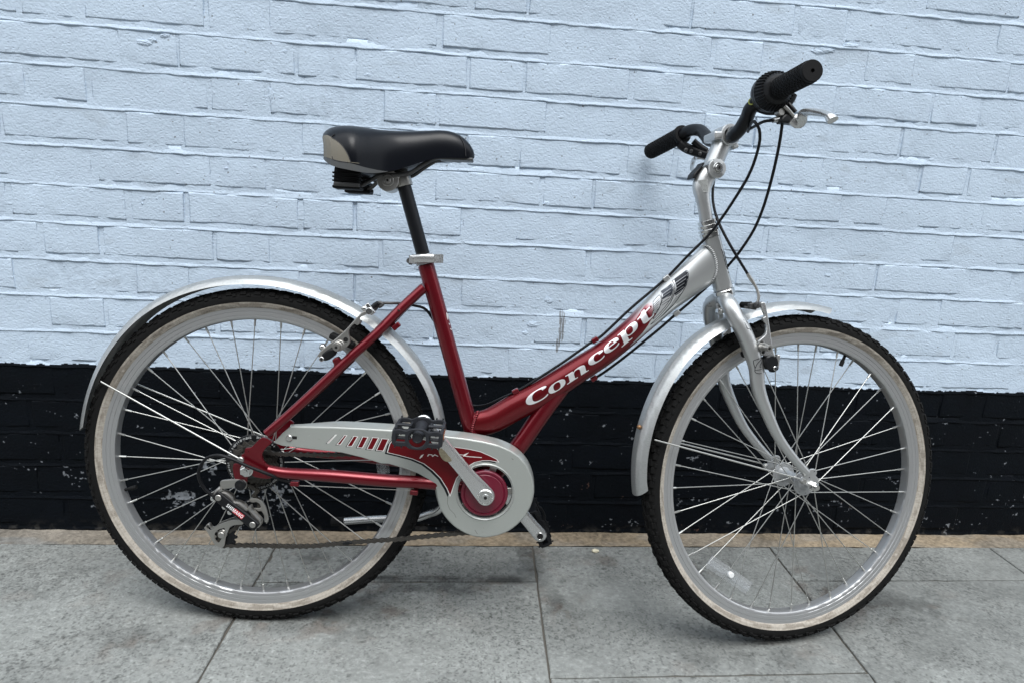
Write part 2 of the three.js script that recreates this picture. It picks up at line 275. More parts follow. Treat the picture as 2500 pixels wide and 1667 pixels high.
{ // sandy mortar fillet between the wall and the slabs
  const nx = 520, nz = 5, g = new THREE.PlaneGeometry(6.4, BACK - .001, nx, nz).rotateX(-PI / 2).translate(.95, 0, BACK / 2);
  const p = g.attributes.position; for (let i = 0; i < p.count; i++) { const x = p.getX(i), z = p.getZ(i); p.setY(i, .0035 * (1 - z / BACK) + .0012 + (n2(x * 40, z * 60) - .5) * .003); if (z > BACK - .002) { p.setZ(i, z + .002 + (n2(x * 50, 4) - .5) * .0022); p.setY(i, -.0004 + (n2(x * 33, 9) - .5) * .0014); } }
  g.computeVertexNormals();
  const sand = tex(1024, 64, (u, v) => { const x = u * 3.4, z = v * .06; const s = .62 + .55 * (fbm(x * 8, z * 10, 3) - .5) + .6 * (fbm(x * 150, z * 160, 3) - .5), w = smooth(.9, 1.7, x + .3 * n2(x * 4, 1)), grey = smooth(.45, .62, fbm(x * 9 + 40, z * 20, 3)) * (1 - .6 * w);
    const c = [mix(.225, .285, w), mix(.203, .228, w), mix(.172, .158, w)]; return c.map((q, i) => mix(q, [.22, .22, .21][i], grey * .8) * s * 1.25); }, { rep: [1 / 3.4, 1 / .06], off: [.3, 0] });
  const fillet = part('mortar_fillet', topUV(g), std([1, 1, 1], .95, 0, { map: sand, bumpMap: slabRelief, bumpScale: .003 }), pavement);
}

// ---------------------------------------------------------------- the bicycle: its frame leans on the wall by the left grip, the front end is steered towards the wall
const bike = group('bicycle', scene);
bike.position.set(0.288658, 0.000000, 0.331877); bike.quaternion.set(-0.044094, -0.036732, -0.001622, 0.998351);
bike.userData = { label: 'red and silver step-through bicycle with mudguards leaning on the white wall', category: 'bicycle' };
const R = 0.3233, BB = V(0.4328, 0.2964, 0), HUB = V(1.040212, 0.327584, -0.013080), TURN = new THREE.Quaternion(-0.038770, 0.110229, 0.000000, 0.993150);
const steered = (o) => { o.position.copy(HUB); o.quaternion.copy(TURN); return o; };   // parts measured from the front hub, turned with the fork
const toBike = (p) => p.clone().applyQuaternion(TURN).add(HUB);                          // a point of the steered front end in the frame's own axes

// materials of the bicycle
const grain = (s, a, b) => tex(256, 256, (u, v) => a + (b - a) * fbm(u * s, v * s, 4), { color: false, rep: [3, 1] });
const M = {
  red: phys([.150, .0016, .0085], .33, .66, { clearcoat: .6, clearcoatRoughness: .13 }),
  silver: phys([.50, .51, .51], .36, .8, { clearcoat: .6, clearcoatRoughness: .2 }),
  guard: phys([.47, .48, .475], .40, .72, { roughnessMap: null, clearcoat: .25, clearcoatRoughness: .3 }),
  alloy: std([.62, .625, .625], .27, .85),
  satin: std([.47, .48, .49], .42, .8),
  rim: phys([.445, .45, .455], .34, .7),
  chrome: std([.66, .66, .65], .16, 1),
  steel: std([.42, .41, .39], .38, .95),
  spoke: std([.50, .50, .48], .34, .9),
  dark: std([.085, .085, .085], .5, .5),
  chain: std([.075, .070, .063], .5, .7),
  rubber: phys([.006, .0063, .007], .75, 0, { specularIntensity: .45 }),
  tread: phys([.0075, .0075, .0075], .85, 0, { specularIntensity: .28 }),
  plastic: phys([.006, .0066, .008], .42, 0, { specularIntensity: .6 }),
  blackPaint: phys([.0035, .0042, .006], .40, 0, { specularIntensity: .5, clearcoat: .15, clearcoatRoughness: .25 }),
  cable: phys([.005, .0055, .007], .45, 0, { specularIntensity: .5 }),
  hole: std([.004, .004, .004], .9),
  tan: null,
};
{
  const tanMap = tex(2048, 64, (u, v) => {   // perished natural rubber: fine cracks across, grey road dirt
    const k = .86 + .34 * (pf(u, v, 420, 3, 2) - .5), grime = smooth(.46, .70, pf(u, v, 38, 2, 4)), crack = smooth(.72, .84, pf(u, v, 700, 5, 1)), lines = smooth(.35, .5, Math.abs(v - .62) * 8) < 1 ? .85 : 1;
    let c = [.44 * k, .402 * k, .348 * k].map((q) => q * lines);
    return c.map((q, i) => mix(q, [.19, .165, .135][i], grime * .70 + crack * .40));
  }, { rep: [2, 1] });
  M.tan = std([1, 1, 1], .8, 0, { map: tanMap });
  M.rim.roughnessMap = null;
}
const silverSpeck = tex(512, 512, (u, v) => { const s = 1 - .10 * smooth(.5, .75, fbm(u * 30, v * 30, 4)) - .25 * smooth(.80, .86, n2(u * 110, v * 110)) * smooth(.5, .7, n2(u * 9, v * 9)); return [.43 * s, .445 * s, .44 * s]; }, { rep: [4, 1] });
M.guard.color.setRGB(1, 1, 1); M.guard.map = silverSpeck;

// --- shared wheel geometry about the z axis, hub at the origin
const latheZ = (profile, m = 160, crease = .5) => toCreasedNormals(new THREE.LatheGeometry(profile.map(([r, z]) => new THREE.Vector2(r, z)), m), crease).rotateX(PI / 2);
const mirrorProfile = (half) => [...half, ...half.slice().reverse().map(([r, z]) => [r, -z])];
const G = {};
{
  // tyre: black carcass with raised tread blocks, tan side walls
  const crown = R - .0023;
  G.tyre = latheZ([[.2972, .0192], [.3020, .0208], [.3075, .0205], [.3125, .0183], [.3168, .0142], [crown - .0008, .0085], [crown, 0], [crown - .0008, -.0085], [.3168, -.0142], [.3125, -.0183], [.3075, -.0205], [.3020, -.0208], [.2972, -.0192]].map(([r, z]) => [r, -z]), 200, 1.2);
  const lugs = [], N = 76;
  const lug = (a, r, z, w, h, d, tilt, skew = 0) => {   // a block of rubber w along the tread, h high, d across
    const g = new THREE.BoxGeometry(w, h, d); const p = g.attributes.position;
    for (let i = 0; i < p.count; i++) if (p.getY(i) > 0) { p.setX(i, p.getX(i) * .82); p.setZ(i, p.getZ(i) * .85); }
    g.computeVertexNormals();
    lugs.push(g.rotateY(skew).rotateX(tilt).translate(0, r, z).rotateZ(a - PI / 2));
  };
  for (let i = 0; i < N; i++) {
    const a = i / N * 2 * PI, s = 2 * PI / N;
    for (const e of [-1, 1]) {
      lug(a, .3150, e * .0168, .0125, .0042, .0080, e * .98);                       // shoulder
      lug(a + s * .5, .3195, e * .0118, .0135, .0040, .0072, e * .55, e * .25);     // inner row
      lug(a + s * .62, .3118, e * .0192, .0075, .0030, .0055, e * 1.22);             // side nibs
    }
    lug(a, R - .0020, 0, .0155, .0040, .0075, 0); lug(a + s * .5, R - .0022, .0035, .0095, .0036, .0045, .1); lug(a + s * .5, R - .0022, -.0035, .0095, .0036, .0045, -.1);
  }
  G.lugs = mergeGeometries(lugs.map((g) => g.toNonIndexed()));
  const wallSide = (e) => latheZ([[.2880, e * .0132], [.2893, e * .0150], [.2905, e * .0156], [.2928, e * .0172], [.2955, e * .0188], [.2976, e * .0197], [.2990, e * .0199]].map(([r, z]) => [r, z]), 200, 1.2);
  G.tan = [wallSide(1), wallSide(-1)];
  // box-section rim with a worn braking face and a fine groove
  G.rim = latheZ(mirrorProfile([[.2840, .0112], [.2886, .0120], [.2889, .0131], [.2884, .0136], [.2822, .0130], [.2818, .0122], [.2811, .0122], [.2807, .0129], [.2748, .0124], [.2744, .0117], [.2737, .0117], [.2733, .0122], [.2697, .0116], [.2672, .0098], [.2658, .0062], [.2652, 0]]), 200, .5);
  // spokes: 36, crossing three; the outer end carries its nipple
  const FL = .0205, RR = .2652;
  const spoke = (z, lead) => {
    const a = V(FL * Math.cos(lead), FL * Math.sin(lead), z), b = V(RR, 0, z * .10), dir = b.clone().sub(a).normalize();
    return mergeGeometries([rod(a, b, .00095, 6), turned(b.clone().addScaledVector(dir, -.0125), b.clone().addScaledVector(dir, .004), [[0, .0012], [.0008, .0019], [.0125, .0021], [.0165, .0026]], 8)].map((g) => g.index ? g.toNonIndexed() : g));
  };
  G.spoke = (zs, off = 0) => [[1, 1], [1, -1], [-1, 1], [-1, -1]].map(([s, l]) => spoke(s > 0 ? zs[0] : -zs[1], l * 1.08 + off));
}
function wheel(name, parent, { phase, valve, zs, hub }) {
  const g = group(name, parent);
  part('tyre', [G.tyre, G.lugs], M.tread, g, 'black knobbly tread');
  part('tan_sidewall', G.tan, M.tan, g, 'cream tan tyre side wall');
  part('rim', G.rim, M.rim, g);
  const sp = G.spoke(zs);
  for (let i = 0; i < 36; i++) {
    const side = i % 2, dir = (i >> 1) % 2, o = new THREE.Mesh(sp[side * 2 + dir], M.spoke); o.name = 'spoke'; o.rotation.z = phase + i * PI / 18; g.add(o);
  }
  const va = valve;
  part('valve', [rod(V(.266 * Math.cos(va), .266 * Math.sin(va), 0), V(.254 * Math.cos(va), .254 * Math.sin(va), 0), .0030, 10), rod(V(.254 * Math.cos(va), .254 * Math.sin(va), 0), V(.243 * Math.cos(va), .243 * Math.sin(va), 0), .0042, 10)], M.rubber, g);
  part('hub', hub, M.satin, g);
  return g;
}
const angleOf = (p, cy = 0) => Math.atan2(p.y - cy, p.x);
const flange = (z, r = .0245, t = .0028) => { const hs = []; for (let i = 0; i < 9; i++) hs.push({ x: .0205 * Math.cos(i * PI / 4.5), y: .0205 * Math.sin(i * PI / 4.5), r: .0011 }); return plate(Array.from({ length: 36 }, (_, i) => [r * Math.cos(i * PI / 18), r * Math.sin(i * PI / 18)]), z - t / 2, t, .0006, hs); };
const rearWheel = wheel('rear_wheel', bike, { phase: angleOf(V(-0.0097, 0.593, 0), R), valve: angleOf(V(-0.2492, 0.2508, 0), R), zs: [.022, .030], hub: [alongZ(V(0, 0, 0), [[-.042, .006], [-.040, .013], [-.033, .015], [-.029, .016], [-.02, .0135], [.014, .0135], [.020, .016], [.028, .016]], 28), flange(-.030), flange(.022)] });
rearWheel.position.set(0, R, 0);
const frontWheel = steered(wheel('front_wheel', bike, { phase: angleOf(V(-0.0136, 0.2712, 0)), valve: angleOf(V(0.1002, 0.2495, 0)), zs: [.032, .032], hub: [alongZ(V(0, 0, 0), [[-.046, .005], [-.044, .011], [-.036, .0125], [-.031, .016], [-.025, .0125], [0, .0115], [.025, .0125], [.031, .016], [.036, .0125], [.044, .011], [.046, .005]], 28), flange(.032), flange(-.032)] }));
part('axle', [rod(V(0, 0, -.066), V(0, 0, .070), .0045, 14), hexNut(V(0, 0, 0), .0565, .0645, .0085), disc(V(0, 0, 0), .0550, .0565, .0098), hexNut(V(0, 0, 0), -.0645, -.0565, .0085)], M.chrome, frontWheel);
part('axle', [rod(V(0, 0, -.080), V(0, 0, .083), .0047, 14), hexNut(V(0, 0, 0), .0730, .0810, .0095), disc(V(0, 0, 0), .0715, .0730, .0118), hexNut(V(0, 0, 0), -.081, -.073, .0095)], M.chrome, rearWheel);
{ // clear spoke reflectors
  const clear = phys([.94, .95, .96], .12, 0, { transmission: .92, thickness: 0, ior: 1.49, bumpMap: tex(256, 64, (u, v) => .5 + .5 * Math.sin(u * 150) * Math.sin(v * 60), { color: false }), bumpScale: .0004 });
  const ref = (a, b, w, z) => { const c = a.clone().add(b).multiplyScalar(.5), L = a.distanceTo(b), an = Math.atan2(b.y - a.y, b.x - a.x); return [box(L, w, .004, .0016, V(0, 0, z)).rotateZ(an).translate(c.x, c.y, 0), box(L, w * .45, .006, .0016, V(0, 0, z + .001)).rotateZ(an).translate(c.x, c.y, 0)]; };
  const q0 = V(-0.1817, -0.1539, 0.008), q1 = V(-0.0898, -0.2136, 0.008), q = q0.clone().add(q1).multiplyScalar(.5);
  const r1 = part('spoke_reflector', ref(q0, q1, .026, .008), clear, frontWheel, 'clear plastic reflector between the front spokes');
  const b0 = V(-0.135, -0.1818, 0.012); part('clip', disc(b0, .008, .0165, .0055), std([.75, .76, .76], .4), frontWheel);
  const c0 = V(0.2324, 0.3369, 0.008), c1 = V(0.2365, 0.3067, 0.008); c0.y -= R; c1.y -= R;
  part('spoke_reflector', ref(c0, c1, .024, .006), clear, rearWheel);
}

// ---------------------------------------------------------------- frame
const frame = group('frame', bike);
{
  // swooping main tube, deep and oval, red fading into silver paint, with its printed lettering
  const line = [V(0.392, 0.4048, 0), V(0.4356, 0.4182, 0), V(0.4828, 0.4481, 0), V(0.5301, 0.4768, 0), V(0.6053, 0.5313, 0), V(0.6427, 0.5589, 0), V(0.6849, 0.5974, 0), V(0.7249, 0.6391, 0), V(0.7531, 0.6692, 0), V(0.7873, 0.7009, 0), V(0.836, 0.7437, 0)];
  const curve = new THREE.CatmullRomCurve3(line, false, 'centripetal'), L = curve.getLength(), NS = 400, samples = curve.getSpacedPoints(NS);
  const depth = (t) => { const K = [.0238, .0256, .0262, .0254, .0240, .0228, .0228, .0258, .0305, .035], f = t * (K.length - 1), i = Math.min(K.length - 2, Math.floor(f)); return mix(K[i], K[i + 1], f - i); };
  const W = 2048, H = 512, cv = document.createElement('canvas'); cv.width = W; cv.height = H;
  const c = cv.getContext('2d');
  // [x, y] on the near side of the tube -> canvas pixel
  const onTube = ([x, y]) => {
    let best = 0, bd = 1e9; samples.forEach((s, i) => { const d = (s.x - x) ** 2 + (s.y - y) ** 2; if (d < bd) { bd = d; best = i; } });
    const t = best / NS, T = curve.getTangentAt(t), off = (x - samples[best].x) * -T.y + (y - samples[best].y) * T.x, a = depth(t);
    return [t * W, (.5 - Math.asin(clamp(off / a, -.995, .995)) / (2 * PI)) * H];
  };
  const poly = (pts, fill, line, lw = 2) => { c.beginPath(); pts.forEach((p, i) => c[i ? 'lineTo' : 'moveTo'](...onTube(p))); if (fill) { c.closePath(); c.fillStyle = fill; c.fill(); } if (line) { c.strokeStyle = line; c.lineWidth = lw; c.stroke(); } };
  const soft = (pts, k = 8) => new THREE.CatmullRomCurve3(pts.map(([x, y]) => V(x, y, 0))).getPoints(pts.length * k).map((q) => [q.x, q.y]);
  c.fillStyle = '#bcbebe'; c.fillRect(0, 0, W, H);
  const RED = '#6c0713';
  // red paint sprayed out into silver along the tube
  const u0 = onTube([[0.6703, 0.5875]][0])[0], u1 = onTube([[0.7208, 0.6573]][0])[0];
  for (let x = 0; x < W; x++) {
    const a = 1 - smooth(u0, u1, x); if (a <= 0) break;
    c.globalAlpha = a; c.fillStyle = RED; c.fillRect(x, 0, 1, H);
  }
  c.globalAlpha = 1;
  // silver tail of the wing below the red tongue
  poly(soft([[0.7221, 0.6605], [0.7257, 0.6482], [0.7229, 0.6325], [0.7137, 0.6118], [0.7026, 0.5955], [0.6884, 0.5775], [0.7175, 0.6041], [0.7404, 0.6288], [0.7546, 0.6451], [0.7689, 0.6599], [0.7527, 0.6668], [0.7368, 0.6705]]), '#d2d4d5');
  const tongue = soft([[0.6703, 0.5875], [0.6965, 0.6311], [0.7131, 0.6561], [0.7206, 0.6604], [0.7248, 0.6513], [0.7239, 0.6357], [0.7165, 0.6166], [0.7054, 0.5988], [0.6868, 0.5774]]);
  c.save(); c.beginPath(); tongue.forEach((p, i) => c[i ? 'lineTo' : 'moveTo'](...onTube(p))); c.closePath(); c.clip();
  const gA = onTube([[0.7035, 0.6222]][0])[0], gB = onTube([[0.7236, 0.6528]][0])[0], gr = c.createLinearGradient(gA, 0, gB, 0); gr.addColorStop(0, RED); gr.addColorStop(.55, '#84262f'); gr.addColorStop(1, '#c4b6b7'); c.fillStyle = gr; c.fillRect(0, 0, W, H); c.restore();
  // wing print: three dark feathers barred with silver, their edges trailing back along the tube
  const INK = '#171a21', quill = (pts, fill, line = INK, lw = 2.2) => poly(soft(pts), fill, line, lw), hair = (pts, col, lw) => poly(pts, null, col, lw);
  quill([[0.7569, 0.7029], [0.7727, 0.7159], [0.7829, 0.7231], [0.785, 0.7152], [0.7825, 0.6983], [0.7758, 0.6827], [0.7634, 0.6607], [0.7456, 0.6387], [0.7232, 0.6205], [0.7388, 0.6384], [0.7554, 0.663], [0.7614, 0.6836], [0.7608, 0.6971]], '#d6d8da', INK, 3.5);
  quill([[0.7377, 0.6823], [0.7478, 0.6903], [0.7558, 0.6968], [0.7588, 0.6896], [0.7573, 0.676], [0.7504, 0.6611], [0.7383, 0.6434], [0.7258, 0.6302], [0.7345, 0.6483], [0.7398, 0.6656]], '#d6d8da', INK, 3);
  quill([[0.7238, 0.6613], [0.7299, 0.6698], [0.7349, 0.6748], [0.7382, 0.6682], [0.7366, 0.6559], [0.7302, 0.643], [0.7223, 0.6313], [0.7256, 0.6479]], '#d6d8da', INK, 3);
  poly(soft([[0.7601, 0.7051], [0.7728, 0.7152], [0.7824, 0.7221], [0.7841, 0.7145], [0.7812, 0.6975], [0.7736, 0.6843], [0.762, 0.6762], [0.7642, 0.6899]]), INK);
  poly(soft([[0.7383, 0.6824], [0.7479, 0.6896], [0.7548, 0.6957], [0.7578, 0.6895], [0.7559, 0.6766], [0.7481, 0.6721], [0.7402, 0.6683], [0.741, 0.6758]]), '#3a3e46');
  for (const k of [.18, .38, .58, .78, .95]) {
    const A = [[0.7603, 0.7031], [0.7615, 0.6749]], Bq = [[0.7831, 0.7211], [0.7755, 0.6858]], q = (P) => [mix(P[0][0], P[1][0], k), mix(P[0][1], P[1][1], k)]; hair([q(A), q(Bq)], '#b9bcc0', 2.4);
    const A2 = [[0.7388, 0.6807], [0.74, 0.6554]], B2 = [[0.7556, 0.6948], [0.7522, 0.6645]]; hair([q(A2), q(B2)], k < .6 ? '#b9bcc0' : INK, 2.2);
    const A3 = [[0.7246, 0.6607], [0.7256, 0.6404]], B3 = [[0.735, 0.6734], [0.7324, 0.6482]]; hair([q(A3), q(B3)], INK, 2.2);
  }
  for (const k of [.3, .6, .9]) { const q = (P) => P.map((_, i) => i).slice(0, P.length / 2).map((i) => [mix(P[i][0], P[i + P.length / 2][0], k), mix(P[i][1], P[i + P.length / 2][1], k)]); hair(q([[0.763, 0.6729], [0.7515, 0.6492], [0.7328, 0.6278], [0.7758, 0.6827], [0.7634, 0.6607], [0.7456, 0.6387]]), INK, 1.8); }
  // lettering, each glyph fitted to its place
  const glyph = (ch, [x, y], len, high, drop = 0) => {
    const [px, py] = onTube([x, y]), k = Math.floor(px / W * NS), per = 2 * PI * depth(px / W);      // metres round the tube near its side, where off ~ a * angle
    const sx = W / L, sy = H / per;
    c.save(); c.translate(px, py); c.scale(sx, sy); c.transform(1, 0, -.32, 1, 0, 0);
    c.font = 'bold 100px "Droid Serif", serif'; const m = c.measureText(ch), gw = m.actualBoundingBoxLeft + m.actualBoundingBoxRight, gh = m.actualBoundingBoxAscent + m.actualBoundingBoxDescent;
    c.scale(len / gw, high / gh); c.translate(-gw / 2 + m.actualBoundingBoxLeft, 0);
    c.translate(0, (m.actualBoundingBoxAscent - m.actualBoundingBoxDescent) / 2);
    c.lineJoin = 'round'; c.lineWidth = 5; c.strokeStyle = '#5c0913'; c.strokeText(ch, 1.5, 2.5); c.fillStyle = '#f4f6f8'; c.fillText(ch, 0, 0); c.restore();
  };
  glyph('C', [[0.519, 0.4746]][0], .047, .0225); glyph('o', [[0.5562, 0.496]][0], .038, .0165); glyph('n', [[0.5919, 0.5226]][0], .049, .0165); glyph('c', [[0.6253, 0.5525]][0], .036, .0165);
  glyph('e', [[0.6528, 0.5775]][0], .036, .0170); glyph('p', [[0.6829, 0.6018]][0], .046, .0240); glyph('t', [[0.7106, 0.6352]][0], .034, .0225);
  const print = new THREE.CanvasTexture(cv); print.colorSpace = THREE.SRGBColorSpace; print.flipY = false; print.magFilter = THREE.LinearFilter;
  const paint = phys([1, 1, 1], .35, .70, { map: print, clearcoat: .6, clearcoatRoughness: .13 });
  part('main_tube', sweep(line, (t) => [depth(t), mix(.0205, .0225, t) - .0068 * smooth(.84, .97, t) - .0062 * (1 - smooth(.03, .13, t))], { n: 90, m: 32 }), paint, frame, 'red main tube fading to silver, lettered Concept');
}
part('seat_tube', sweep([V(0.3008, 0.7068, 0), V(0.3945, 0.4147, 0), BB.clone()], .0153, { n: 30, m: 24, tension: 0 }), M.red, frame);
part('strut_tube', sweep([V(0.5808, 0.5041, 0), V(0.5533, 0.4702, 0), V(0.5284, 0.4305, 0), V(0.4891, 0.3664, 0), BB.clone()], (t) => mix(.0125, .0172, smooth(0, .16, t)), { n: 20, m: 20 }), M.red, frame);
{ // weld between seat tube and main tube
  const w = [], c = new THREE.CatmullRomCurve3([V(0.4095, 0.4363, 0.006), V(0.4084, 0.4317, 0.011), V(0.4061, 0.4256, 0.0138), V(0.4037, 0.4181, 0.0152), V(0.402, 0.4104, 0.0156), V(0.4013, 0.4016, 0.015), V(0.4024, 0.3932, 0.0125)]); for (let i = 0; i <= 13; i++) { const q = c.getPointAt(i / 13); w.push(new THREE.SphereGeometry(.0030, 8, 6).scale(1.25, .6, .7).rotateZ(.3).translate(q.x, q.y, q.z)); }
  part('weld_bead', w, M.red, frame);
}
part('bottom_bracket_shell', rod(V(BB.x, BB.y, -.036), V(BB.x, BB.y, .036), .0205, 28), M.red, frame);
{
  const headTop = V(0.8256, 0.7871, 0), headBot = V(0.8586, 0.692, 0), ax = headTop.clone().sub(headBot).normalize();
  part('head_tube', [turned(headBot, headTop, [[0, .0165], [.001, .0182], [.012, .0176], [.03, .0172], [headTop.distanceTo(headBot) - .012, .0172], [headTop.distanceTo(headBot) - .001, .0180], [headTop.distanceTo(headBot), .0165]], 32)], M.silver, frame);
  // the badge on the front of the head tube: two curved outlines
  // weld beads where the main tube meets the head tube
  const beads = []; const wl = [V(0.81, 0.7702, 0.0175), V(0.8178, 0.7691, 0.0175), V(0.8254, 0.7627, 0.0175), V(0.8311, 0.7524, 0.0175), V(0.8349, 0.7419, 0.0175), V(0.837, 0.7313, 0.0175), V(0.837, 0.7206, 0.0175), V(0.8351, 0.7112, 0.0175), V(0.832, 0.7033, 0.0175)];
  const wc = new THREE.CatmullRomCurve3(wl); for (let i = 0; i <= 22; i++) { const t = i / 22, q = wc.getPointAt(t), zz = .0165 * Math.sqrt(Math.max(.15, 1 - (2 * t - 1) ** 4)); beads.push(new THREE.SphereGeometry(.0026, 8, 6).scale(1.2, .55, .8).rotateZ(.35).translate(q.x, q.y, zz)); }
  part('weld_bead', beads, M.silver, frame);
  const cup = (p, prof, name, mt = M.chrome) => part(name, turned(p, p.clone().add(ax), prof, 32, .4), mt, frame);
  cup(headBot.clone().addScaledVector(ax, -.0165), [[0, .0155], [.0005, .0185], [.005, .0190], [.0055, .0178], [.0072, .0178], [.008, .0196], [.014, .0196], [.0155, .0185], [.0165, .0165]], 'lower_headset_cup');
  cup(headTop.clone(), [[0, .0165], [.001, .0188], [.008, .0194], [.009, .0175], [.0105, .0175], [.011, .0200], [.0145, .0200], [.0155, .0170], [.018, .0170], [.0185, .0188], [.0225, .0188], [.0235, .0160], [.0255, .0160], [.026, .0172], [.031, .0172], [.032, .0130]], 'upper_headset_cup');
  const badge = []; for (const pts of [[V(0.8418, 0.7651, 0.012), V(0.8478, 0.7517, 0.012), V(0.8523, 0.7381, 0.012), V(0.8586, 0.7292, 0.012)], [V(0.8497, 0.7625, 0.01), V(0.8539, 0.752, 0.01), V(0.859, 0.7354, 0.01), V(0.8599, 0.7293, 0.01)], [V(0.8594, 0.7246, 0.011), V(0.8615, 0.7232, 0.011), V(0.8604, 0.7216, 0.011)]]) badge.push(sweep(pts.map((q) => { const t = clamp((q.clone().sub(headBot)).dot(ax), 0, .2), o = headBot.clone().addScaledVector(ax, t), r = q.clone().sub(o); r.addScaledVector(ax, -r.dot(ax)).normalize().multiplyScalar(.0174); return o.add(r); }), .0007, { n: 14, m: 5 }));
  part('head_badge', badge, M.plastic, frame);
}
// stays and dropouts, right then mirrored left
const flipZ = (g) => { const q = g.clone().scale(1, 1, -1), i = q.index; if (i) { const a = i.array; for (let k = 0; k < a.length; k += 3) { const t = a[k]; a[k] = a[k + 1]; a[k + 1] = t; } } else for (const n of ['position', 'normal', 'uv']) { const at = q.attributes[n]; if (!at) continue; const s = at.itemSize, A = at.array; for (let k = 0; k < at.count; k += 3) for (let c = 0; c < s; c++) { const t = A[k * s + c]; A[k * s + c] = A[(k + 1) * s + c]; A[(k + 1) * s + c] = t; } } return q; };
const both = (name, g, m, parent) => { part(name, g, m, parent); part(name, flipZ(merge([g])), m, parent); };
both('seat_stay', sweep([V(0.2998, 0.6649, 0.016), V(0.2589, 0.6225, 0.028), V(0.2154, 0.5739, 0.044), V(0.1692, 0.5279, 0.053), V(0.1208, 0.4774, 0.059), V(0.074, 0.4298, 0.064), V(0.0343, 0.3922, 0.067)], (t) => mix(.0092, .0082, t), { n: 50, m: 16 }), M.red, frame);
both('chain_stay', sweep([V(0.0376, 0.3241, 0.067), ...[V(0.0622, 0.3202, 0.066), V(0.1512, 0.3176, 0.064), V(0.2585, 0.3112, 0.058), V(0.3199, 0.3086, 0.052)], V(BB.x - .02, BB.y - .002, .030)], (t) => mix(.0098, .0118, smooth(0, .4, t)), { n: 40, m: 18 }), M.red, frame);
part('stay_bridge', rod(V(0.2385, 0.5886, -0.03), V(0.2471, 0.5959, 0.03), .006, 12), M.red, frame);
part('stay_bridge', rod(V(BB.x - .055, BB.y + .004, -.046), V(BB.x - .055, BB.y + .004, .046), .008, 12), M.red, frame);
{
  const outline = [[-0.0026, 0.3636], [0.007, 0.3659], [0.0144, 0.3733], [0.0278, 0.3856], [0.0442, 0.3771], [0.0353, 0.3681], [0.0294, 0.3592], [0.0274, 0.3513], [0.0295, 0.3421], [0.0355, 0.3353], [0.0445, 0.3303], [0.0447, 0.3111], [0.0147, 0.3113], [0.008, 0.3152], [0.0024, 0.3173], [0.0016, 0.311], [-0.0017, 0.2951], [-0.0092, 0.2916], [-0.0152, 0.296], [-0.0197, 0.3037], [-0.0224, 0.3098], [-0.0242, 0.3333], [-0.0122, 0.3354], [-0.0063, 0.3451], [-0.01, 0.3503], [-0.0048, 0.3548]];
  both('dropout', plate(round(outline, 3), .0645, .0065, .0012, [{ ...(([x, y]) => ({ x, y }))([[0.003, 0.3589]][0]), r: .0022 }]), M.red, frame);
}
{ // brake boss on the near seat stay, cable guides along the tubes
  const boss = [[0.1459, 0.5298], [0.1556, 0.5367], [0.16, 0.5326], [0.1636, 0.5278], [0.1733, 0.5293], [0.1638, 0.5168], [0.1482, 0.5144], [0.149, 0.523]];
  both('brake_boss', plate(round(boss, 3), .047, .013, .003), M.red, frame);
  const pt = V(0.2588, 0.6225, 0.035); part('rack_eyelet', [disc(V(pt.x, pt.y, 0), .0352, .0372, .0036)], M.red, frame); part('eyelet_hole', [disc(V(pt.x, pt.y, 0), .0355, .0377, .0022)], M.hole, frame);
  const clip = (p, an, m, w = .013) => part('cable_guide', box(w, .0095, .011, .0022, p, an), m, frame);
  clip(V(0.4797, 0.4788, 0.004), .55, M.red); clip(V(0.6234, 0.584, 0.004), .6, M.red); clip(V(0.7478, 0.7066, 0.004), .72, M.silver);
  clip(V(0.6278, 0.51, -0.003), .62, M.red); clip(V(0.7752, 0.6417, -0.003), .72, M.silver);
  clip(V(0.0847, 0.3005, 0.064), -.02, M.red, .016); clip(V(0.3011, 0.2917, 0.058), -.05, M.red, .015); clip(V(0.2551, 0.5938, 0.034), .75, M.red, .016);
  // little printed marks on the front of the seat tube
  part('print', [sweep([V(0.3428, 0.6205, 0.007), V(0.3446, 0.6149, 0.007), V(0.3462, 0.6068, 0.007)], (t) => .0006 + .0019 * Math.sin(PI * t), { n: 12, m: 6 }), sweep([V(0.3468, 0.6015, 0.007), V(0.3485, 0.6003, 0.007), V(0.3502, 0.5984, 0.007)], .0011, { n: 8, m: 6 }), sweep([V(0.3509, 0.5914, 0.007), V(0.3526, 0.5903, 0.007), V(0.3543, 0.5891, 0.007)], .0009, { n: 8, m: 6 })], std([.55, .56, .57], .5), frame);
}

